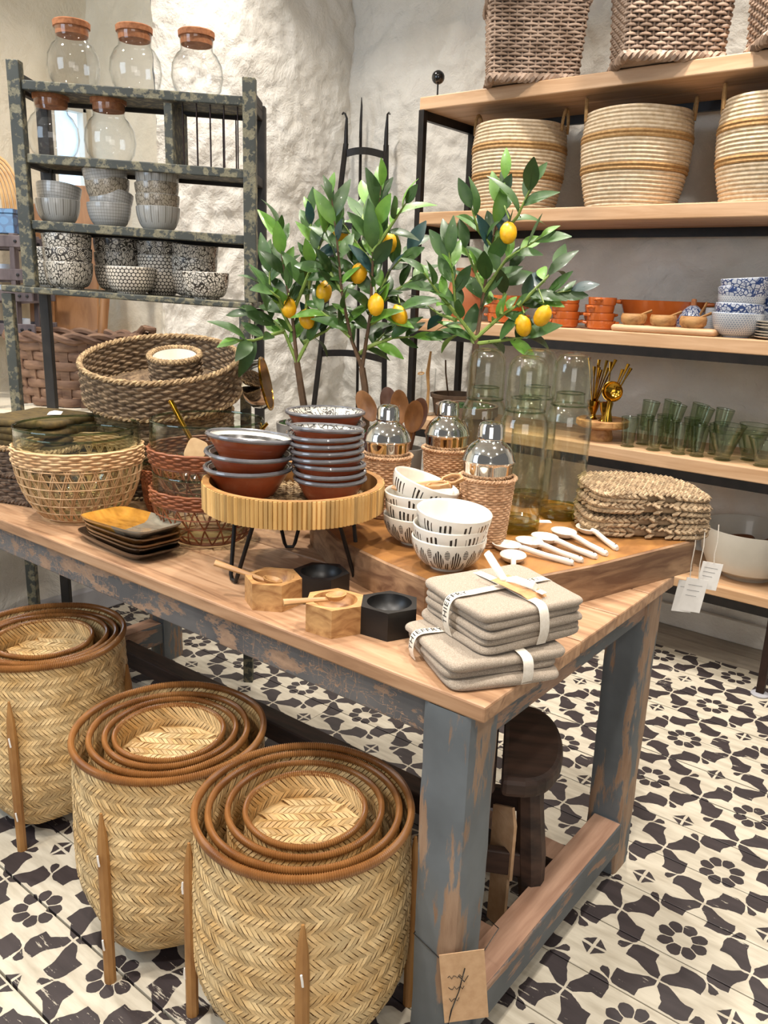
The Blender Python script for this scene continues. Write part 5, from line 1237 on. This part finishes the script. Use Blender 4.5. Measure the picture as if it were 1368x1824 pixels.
bb = ceramic_bowl('blue_bowl', 'grey scale patterned bowl with bare clay foot, lowest of front blue stack', (-.872, 3.165, Z3), .089, .085, .045, 'blue_scale', 'blue_inside', 'blue patterned bowls')
bf = ceramic_bowl('blue_bowl', 'blue flowered bowl, second from bottom of front blue stack', (-.872, 3.165, Z3 + .045), .084, .072, .045, 'blue_floral', 'blue_inside', 'blue patterned bowls', (0, .03, 1))
ceramic_bowl('blue_bowl', 'grey scale patterned bowl in the middle of front blue stack', (-.870, 3.165, Z3 + .076), 0, 0, 0, '', '', 'blue patterned bowls', (.02, .05, 2), bb).scale = (.9, .9, .85)
ceramic_bowl('blue_bowl', 'blue flowered bowl, second from top of front blue stack', (-.865, 3.165, Z3 + .106), 0, 0, 0, '', '', 'blue patterned bowls', (.02, .06, 3), bf)
ceramic_bowl('blue_bowl', 'blue flowered bowl, topmost of front blue stack', (-.858, 3.165, Z3 + .135), 0, 0, 0, '', '', 'blue patterned bowls', (.02, .08, 4), bf)
for i in range(4): ceramic_bowl('blue_bowl', f'blue patterned bowl, {ordl(3 - i, 4)} of the rear stack at the frame edge', (-.795, 3.335, Z3 + .038 * i), 0, 0, 0, '', '', 'blue patterned bowls', (0, 0, i * 1.1), bb if i == 0 else bf)
src = None
for i in range(6):
    lab = f'small white plate, {ordl(5 - i, 6)} of the pile at the right edge'
    o = tag(MB().lathe([(.001, 0), (.05, 0), (.06, .004), (.082, .009), (.083, .011), (.060, .0065), (.001, .004)], 36).build('white_plate', 'white_ceramic', loc=(-.722, 3.16, Z3 + .0095 * i)), lab, 'plate', 'white plates') if not src else dup(src, (-.722, 3.16, Z3 + .0095 * i + (.006 if i > 2 else 0)), None, lab)
    src = src or o

# ------------------------------------------------------------------ fourth shelf: crock, brass and green glass
Z4 = SHELF[3]
ck = thing('stoneware_crock', 'brown stoneware crock on the fourth shelf behind the spoons', 'crock', (-2.14, 3.27, Z4))
MB().lathe([(.001, 0), (.085, 0), (.095, .01), (.108, .085), (.116, .088), (.118, .105), (.104, .105), (.1, .085), (.088, .02), (.001, .015)], 40).build('body', 'pot_brown', ck)
MB().tube([(-.03, 0, .05), (-.045, -.02, .2), (-.05, -.02, .26)], .004, 6).build('twig', 'bark', ck)
wh = thing('wooden_whisk', 'pale wooden whisk stick standing in a glass jar on the fourth shelf', 'whisk', (-2.235, 3.18, Z4))
MB().lathe([(.001, 0), (.034, 0), (.036, .22), (.034, .22), (.032, .005), (.001, .004)], 28).build('glass_jar', 'clear_glass', wh)
MB().tube([(0, 0, .008), (.004, 0, .12), (-.006, .0, .2), (.006, 0, .30)], [.009, .007, .009, .005], 8).build('stick', 'rattan_light', wh)
MB().add(*torus(.014, .003, 20, 6, .21)).xf(Matrix.Rotation(.3, 4, 'X')).build('collar', 'rattan_light', wh)
cs = thing('cake_stand', 'low turned wooden cake stand holding brass cutlery', 'cake stand', (-1.352, 3.19, Z4))
MB().lathe([(.001, 0), (.045, 0), (.048, .012), (.040, .045), (.05, .055), (.1, .058), (.108, .066), (.108, .085), (.1, .09), (.095, .084), (.001, .084)], 44).build('turned_stand', 'olive_wood', cs)
for gx, gy, gh in ((-.045, -.01, .075), (.018, -.025, .075)):
    t = thing('brass_holder', 'pierced brass cup of cutlery, ' + ('left' if gx < 0 else 'right') + ' on the cake stand', 'cup', (-1.352 + gx, 3.19 + gy, Z4 + .085), 0, 'brass cups')
    MB().lathe([(.001, 0), (.026, 0), (.018, .008), (.014, .02), (.024, .05), (.028, gh), (.026, gh), (.022, .05), (.001, .03)], 24).build('cup', 'brass', t)
rnd = random.Random(5)
NT_ = ['first', 'second', 'third', 'fourth', 'fifth', 'sixth', 'seventh', 'eighth', 'ninth', 'tenth', 'eleventh', 'twelfth', 'thirteenth', 'fourteenth']
cut_ = []
for k in range(14):
    x0, y0 = (-.045, -.01) if k < 9 else (.018, -.02); cut_.append((x0, y0, rnd.uniform(-.04, .075), rnd.uniform(-.04, .04), rnd.uniform(.17, .215)))
cut_.sort(key=lambda q: (q[0] + q[2]) * math.cos(YAW) + (q[1] + q[3]) * math.sin(YAW))
for k, (x0, y0, dx, dy, h_) in enumerate(cut_):
    t = thing('brass_cutlery', f'slim brass cutlery handle, tip {NT_[k]} from the left above the brass cups', 'cutlery', (-1.352 + x0, 3.19 + y0, Z4 + .12), 0, 'brass cutlery in cups')
    MB().tube([(0, 0, 0), (dx * .75, dy * .75, h_ * .75), (dx, dy, h_)], [.0028, .003, .0075], 7, flat=.35).build('handle', 'brass', t)
lad = thing('brass_ladle', 'shiny brass ladle with round bowl facing out on the cake stand', 'ladle', (-1.352 + .04, 3.19 - .05, Z4 + .087), 0)
M_ = Matrix.Translation((.005, 0, .12)) @ Matrix.Rotation(math.radians(75), 4, Vector((.79, .61, 0)))
MB().lathe([(.001, -.012), (.02, -.01), (.036, 0), (.042, .012), (.040, .0125), (.033, .002), (.018, -.007), (.001, -.009)], 32).xf(M_).build('bowl', 'brass', lad)
MB().tube([(0, 0, 0), (0, 0, .04), (.003, 0, .085)], [.022, .012, .010], 10).build('foot', 'brass', lad)
def tumbler(nm, label, loc, R, r0, h, grp, rot=(0, 0, 0), src=None):
    if src: return dup(src, loc, rot, label, grp)
    t = thing(nm, label, 'glass', loc, 0, grp, rot)
    MB().lathe([(r0 * .95, .004), (r0, .010), (R, h), (R - .0022, h), (r0 - .001, .016), (.001, .010)], 28).build('bowl', 'green_glass', t)
    MB().add(*torus(R - .001, .0011, 32, 6, h)).build('lip', 'rim_glass', t)
    MB().lathe([(.001, 0), (r0 * 1.12, 0), (r0 * 1.2, .003), (r0 * .98, .006), (.001, .008)], 28).build('foot', 'green_glass', t)
    return t
g0 = None; NG = ['first', 'second', 'third', 'fourth', 'fifth', 'sixth']
for k, (x, y) in enumerate([(-1.213, 3.13), (-1.108, 3.13), (-1.010, 3.13), (-.942, 3.14)]):
    o = tumbler('green_tumbler', f'short green glass tumbler, {NG[k]} from the left in the front row', (x, y, Z4), .0345, .023, .118, 'green tumblers on the fourth shelf', (0, 0, 0), g0); g0 = g0 or o
for k, (x, y) in enumerate([(-1.19, 3.23), (-1.085, 3.225), (-.985, 3.235), (-.905, 3.24), (-1.14, 3.32), (-1.03, 3.32)]):
    o = tumbler('green_tumbler', f'green glass tumbler, {NG[k]} of those standing behind the front row', (x, y, Z4), 0, 0, 0, 'green tumblers on the fourth shelf', (0, 0, 0), g0)
    o = tumbler('green_tumbler', f'tilted green glass tumbler stacked inside the {NG[k]} rear tumbler', (x + .003, y - .002, Z4 + .060), 0, 0, 0, 'green tumblers on the fourth shelf', (math.radians(-2), math.radians(7 + 2 * (k % 3)), 0), g0)
g1 = None
for k, (x, y, z, rx, lab) in enumerate([(-.848, 3.14, 0, 0, 'wide flared green glass, front one near the right end'), (-.843, 3.14, .03, .06, 'wide flared green glass stacked in the front flared one'), (-.775, 3.22, 0, 0, 'wide flared green glass behind the front flared stack'), (-.770, 3.22, .03, .05, 'wide flared green glass stacked on the rear flared one'), (-.705, 3.135, 0, 0, 'wide flared green glass at the right picture edge')]):
    o = tumbler('green_goblet', lab, (x, y, Z4 + z), .060, .026, .105, 'flared green glasses', (0, rx, 0), g1); g1 = g1 or o

# ------------------------------------------------------------------ bottom shelf: big serving bowl
Z5 = SHELF[4]
bw = thing('serving_bowl', 'very large off-white footed bowl on the bottom shelf', 'bowl', (-.735, 3.285, Z5))
mat('stone_glaze', '#d2cdc2', '#bdb7aa', rough=.3, scale=3, coat=.4)
MB().lathe([(.001, 0), (.09, 0), (.095, .012), (.1, .016), (.15, .04), (.178, .1), (.188, .19), (.190, .2), (.184, .2), (.176, .13), (.145, .05), (.001, .03)], 56).build('body', 'stone_glaze', bw)
for k, (dx, dy, a) in enumerate(((-.05, -.03, .3), (.07, .02, 1.2))):
    t = thing('carved_bowl', ['left', 'right'][k] + ' dark carved wooden piece lying in the large bowl', 'wooden dish', (-.735 + dx, 3.285 + dy, Z5 + .125), a, 'wooden pieces in the bowl', (.25, -.15, a))
    slab_mesh(.15, .06, .035, .7, amp=.003, seed=k).build('carved_body', 'dark_spoon', t)

# ------------------------------------------------------------------ plate rack contents
def R3(lx, d, z, dz=0): return RP(lx * RK, d, rz(z) + dz)
def on(lx, lev, d=RD + .1): x_ = lx * RK; return RP(x_, d, LV[lev] + RT(x_) + (.0 if lev < 3 else -.004) - (.004 if lev < 3 else 0))
j0 = None
for k, (lx, lev, lab) in enumerate([(-.985, 0, 'globe glass jar with cork lid, left on top of the rack'), (-.798, 0, 'globe glass jar with cork lid, middle on top of the rack'), (-.612, 0, 'globe glass jar with cork lid, right on top of the rack'), (-1.062, 1, 'globe glass jar with cork lid, left on the second rack shelf'), (-.886, 1, 'globe glass jar with cork lid, right on the second rack shelf')]):
    if j0: dup(j0, on(lx, lev), (0, 0, k), lab); continue
    j0 = thing('glass_jar', lab, 'jar', on(lx, lev), 0, 'globe jars with cork lids')
    pr = [(.001, .002), (.045, .002), (.055, .006), (.074, .035), (.0815, .07), (.078, .105), (.064, .132), (.052, .143), (.050, .152), (.053, .182)]
    MB().lathe(pr + [(r_ - .0022, z_ + .001) for r_, z_ in pr[::-1][:-1]] + [(.001, .005)], 48).build('globe', 'clear_glass', j0)
    MB().lathe([(.001, .162), (.049, .162), (.0505, .182), (.056, .184), (.057, .199), (.054, .202), (.001, .203)], 40).build('cork_lid', 'cork', j0)
mat('grey_inside', '#c9c6bf', rough=.25, coat=.4); mat('bw_inside', '#d8d0c4', rough=.25, coat=.4); mat('dark_inside', '#57504a', rough=.3, coat=.4)
printed('embossed_check', '#aeaba6', '#77736d', 'check'); printed('embossed_brown', '#a89c8a', '#6f6455', 'twig')
B1 = {}
def small_bowl(kind, label, loc, rot, grp, R=.071, h=.080, rb=.034, inside='grey_inside', st=.45):
    if (kind, R) in B1: return dup(B1[(kind, R)], loc, rot, label, grp)
    B1[(kind, R)] = ceramic_bowl('rack_bowl', label, loc, R, h, rb, kind, inside, grp, rot, None, st); return B1[(kind, R)]
for (lx, nm, kinds, tl) in [(-1.062, 'left', ['grey_ribs', 'embossed_check'], [0, .14]), (-.900, 'middle', ['embossed_check', 'embossed_check', 'embossed_brown', 'embossed_check'], [0, .18, .06, .12]), (-.746, 'right', ['grey_ribs', 'embossed_brown', 'embossed_brown', 'grey_ribs'], [0, 0, .04, -.02])]:
    p0 = on(lx, 2)
    for i, kd in enumerate(kinds):
        small_bowl(kd, f'grey embossed bowl, {ordl(len(kinds) - 1 - i, len(kinds))} of the {nm} stack on the third rack shelf', p0 + Vector((0, 0, (.045 if len(kinds) == 2 else .037) * i)), (0, tl[i], 1.2 * i + YAW), 'grey embossed bowls')
BW = dict(h='bw_honey', r='bw_rose', t='bw_twig', f='bw_floral')
printed('bw_honey', '#d3c8b8', '#4a433d', 'honey'); printed('bw_rose', '#c9c0b2', '#38332f', 'rose'); printed('bw_twig', '#cbc1b2', '#35302b', 'twig'); printed('bw_floral', '#cfc6b8', '#3b352f', 'floral')
for (lx, dd, s_, nm, tl) in [(-1.125, .19, 'hf', 'rear left', 0), (-1.036, .085, 'trf', 'front left', 0), (-.912, .20, 'htr', 'rear middle', 0), (-.832, .065, 'h', 'front middle', 0), (-.765, .185, 'hhr', 'rear right of centre', 0), (-.652, .17, 'hft', 'rear right', -.1), (-.594, .06, 'f', 'front right', 0)]:
    p0 = on(lx, 3, RD + dd)
    for i, ch in enumerate(s_):
        lab = f'black and white patterned bowl, {ordl(len(s_) - 1 - i, len(s_))} in the {nm} rack stack' if len(s_) > 1 else f'single black and white patterned bowl, {nm} on the rack'
        small_bowl(BW[ch], lab, p0 + Vector((0, 0, .045 * i)), (0, tl if i == len(s_) - 1 else 0, 1.3 * i + lx * 9), 'black and white bowls', .079, .084, .046, 'bw_inside', .62)

# ------------------------------------------------------------------ behind the rack, on the deep sill
wbk = thing('splint_basket', 'big weathered basket of broad wood splints behind the rack legs', 'basket', RP(-1.26, 3.34, NS), YAW)
aw, ad, bh = .27, .17, .27
def sp_out(s=1.0, n=72): return [(aw * s * math.cos(2 * PI * i / n), ad * s * math.sin(2 * PI * i / n), math.cos(2 * PI * i / n), math.sin(2 * PI * i / n)) for i in range(n)]
ns_ = 22
for j in range(7):
    z = .02 + .036 * j; s_ = .86 + .14 * j / 6; path = []
    for i, (x, y, nx, ny) in enumerate(sp_out(s_, 132)):
        o_ = .008 * math.sin(PI * ns_ * i / 132 + PI * (j % 2)); path.append((x + nx * o_, y + ny * o_, z + .004 * noise.noise(Vector((x * 8, y * 8, j)))))
    MB().tube(path, .0165, 6, True, flat=.3, up=(0, 0, 1)).build('splint_band', 'wood_strip', wbk)
for i in range(ns_):
    a = 2 * PI * (i + .5) / ns_; x, y = math.cos(a), math.sin(a)
    MB().bar((x * aw * .86, y * ad * .86, 0), (x * aw * 1.0, y * ad * 1.0, bh), .034, .006, (x, y, 0)).build('stake', 'wood_strip', wbk, smooth=False)
for k in range(2):
    MB().tube([(x * (1.0 + .03 * math.sin(9 * 2 * PI * i / 72 + PI * k)), y * (1.0 + .04 * math.sin(9 * 2 * PI * i / 72 + PI * k)), bh + .012 * math.cos(9 * 2 * PI * i / 72 + PI * k)) for i, (x, y, _, _) in enumerate(sp_out(1.02))], .014, 7, True).build('rim_twist', 'wood_strip', wbk)
for k in range(3):
    MB().tube([(aw * .9, -.06 + .02 * k, bh + .0), (aw * 1.03, -.05 + .02 * k, bh + .045), (aw * 1.10, 0.02 * k, bh + .035), (aw * 1.05, .04 + .01 * k, bh - .01)], .011, 7).build('ear_loop', 'wood_strip', wbk)
MB().lathe([(.001, .004), (1, .004), (1, .012), (.001, .012)], 40).xf(Matrix.Diagonal((aw * .85, ad * .85, 1, 1))).build('bottom', 'wood_strip', wbk)
cr = thing('ladder_crate', 'tall bluish weathered wooden ladder shelf at the left edge', 'shelf', RP(-1.60, 3.42, NS), YAW)
for x in (-.24, .12):
    for y in (-.1, .1): MB().bar((x - (.02 if x > 0 else 0), y, 0), (x - (.0 if x < 0 else -.0), y, .655), .042, .02).build('post', 'crate_wood', cr, smooth=False, bevel=.003)
for z in (.29, .42, .5, .625):
    for y in (-.115, .1):
        rg = MB().box(-.28, .185, y - .008, y + .008, z - .022, z + .022).build('rung', 'crate_wood', cr, smooth=False, bevel=.003)
        for x in (.135, .165): MB().lathe([(.001, 0), (.006, 0), (.006, .004), (.001, .005)], 8).xf(Matrix.Translation((x, y - .008, z)) @ Matrix.Rotation(PI / 2, 4, 'X')).build('bolt', 'black_steel', rg)
    MB().box(-.27, .13, -.1, .1, z - .03, z - .022).build('crate_shelf', 'crate_wood', cr, smooth=False)
bx = thing('gift_box', 'blue patterned card box on top of the ladder shelf', 'box', RP(-1.56, 3.40, NS + .655), YAW)
MB().box(-.13, .075, -.06, .06, 0, .075).build('box_body', 'blue_dots', bx, smooth=False, bevel=.002)
MB().box(-.134, .079, -.064, .064, .075, .092).build('lid', 'blue_dots', bx, smooth=False, bevel=.002)
rl = thing('rattan_loops', 'pale rattan ring sculpture of bundled loops on the blue box', 'rattan decor', RP(-1.60, 3.42, NS + .75), YAW)
for k in range(6): MB().tube([((.05 + .010 * k) * math.cos(PI * t_ / 14) + .01, (.012 * k) - .03, (.14 + .012 * k) * math.sin(PI * t_ / 14)) for t_ in range(15)], .006, 7).build('loop', 'rattan_light', rl)
for k, (lx, z) in enumerate([(-1.545, .442), (-1.50, .312), (-1.56, .522)]):
    cu = thing('pale_cup', ['upper', 'lower', 'top'][k] + ' pale blue-white cup on the ladder shelf', 'cup', RP(lx, 3.37, NS + z - .042), 0, 'cups on the ladder shelf')
    MB().lathe([(.001, 0), (.028, 0), (.036, .02), (.036, .06), (.033, .06), (.032, .02), (.001, .006)], 24).build('cup_body', 'blue_inside', cu)
def cutting(label, lx, d, z, w, h, th_, rot):
    poly = []
    for i in range(9): a = PI * i / 8; poly.append((w / 2 * math.cos(a) ** 1 if False else w / 2 * math.copysign(abs(math.cos(a)) ** .5, math.cos(a)), h - .06 + .06 * math.sin(a) ** .6))
    poly += [(-w / 2 * .97, 0), (w / 2 * .97, 0)]
    return tag(MB().prism(poly, -th_ / 2, th_ / 2).xf(Matrix.Rotation(PI / 2, 4, 'X')).build('cutting_board', 'board_wood', loc=RP(lx, d, z), rot=(math.radians(-7), 0, YAW + rot), smooth=False, bevel=.004), label, 'cutting board', 'cutting boards')
cutting('broad round-topped wooden cutting board standing behind the rack', -1.395, 3.60, NS, .24, .885, .022, 0)
cutting('darker narrow wooden cutting board leaning left of the broad one', -1.50, 3.56, NS, .10, .80, .02, .15)
tag(MB().tube([RP(-1.255, 3.50, NS), RP(-1.20, 3.52, NS + .45), RP(-1.15, 3.56, NS + .89)], [.019, .020, .026], 10).build('wooden_paddle_pole', 'board_wood'), 'long wooden peel handle leaning in front of the window', 'pole')

# ------------------------------------------------------------------ strainer hung on the rack leg
stn = thing('brass_strainer', 'silver strainer with brass rim and mesh hanging beside the rack leg', 'strainer', RP(-.405, RD - .05, 1.11), YAW)
M_ = Matrix.Rotation(math.radians(78), 4, 'Y')
MB().lathe([(.085, 0), (.088, .004), (.09, 0), (.088, -.004), (.085, 0)], 40).xf(M_).build('brass_rim', 'brass', stn)
MB().lathe([(.001, -.075), (.05, -.073), (.07, -.055), (.082, -.02), (.084, 0), (.082, 0), (.068, -.052), (.048, -.07), (.001, -.072)], 40).xf(M_).build('pan', 'chrome', stn)
mb = MB()
for k in range(-10, 11):
    q = math.sqrt(max(0, .082 ** 2 - (k * .0078) ** 2)); mb.tube([(k * .0078, -q, .001), (k * .0078, q, .001)], .0011, 4); mb.tube([(-q, k * .0078, .002), (q, k * .0078, .002)], .0011, 4)
mb.xf(M_).build('mesh', 'brass', stn, kind='stuff')
for s_ in (-1, 1): MB().tube([(-.05, s_ * .02, .02), (-.075, s_ * .012, .03 + .01 * s_), (-.10, s_ * .006, .035 + .02 * s_)], .004, 7).build('handle', 'chrome', stn)
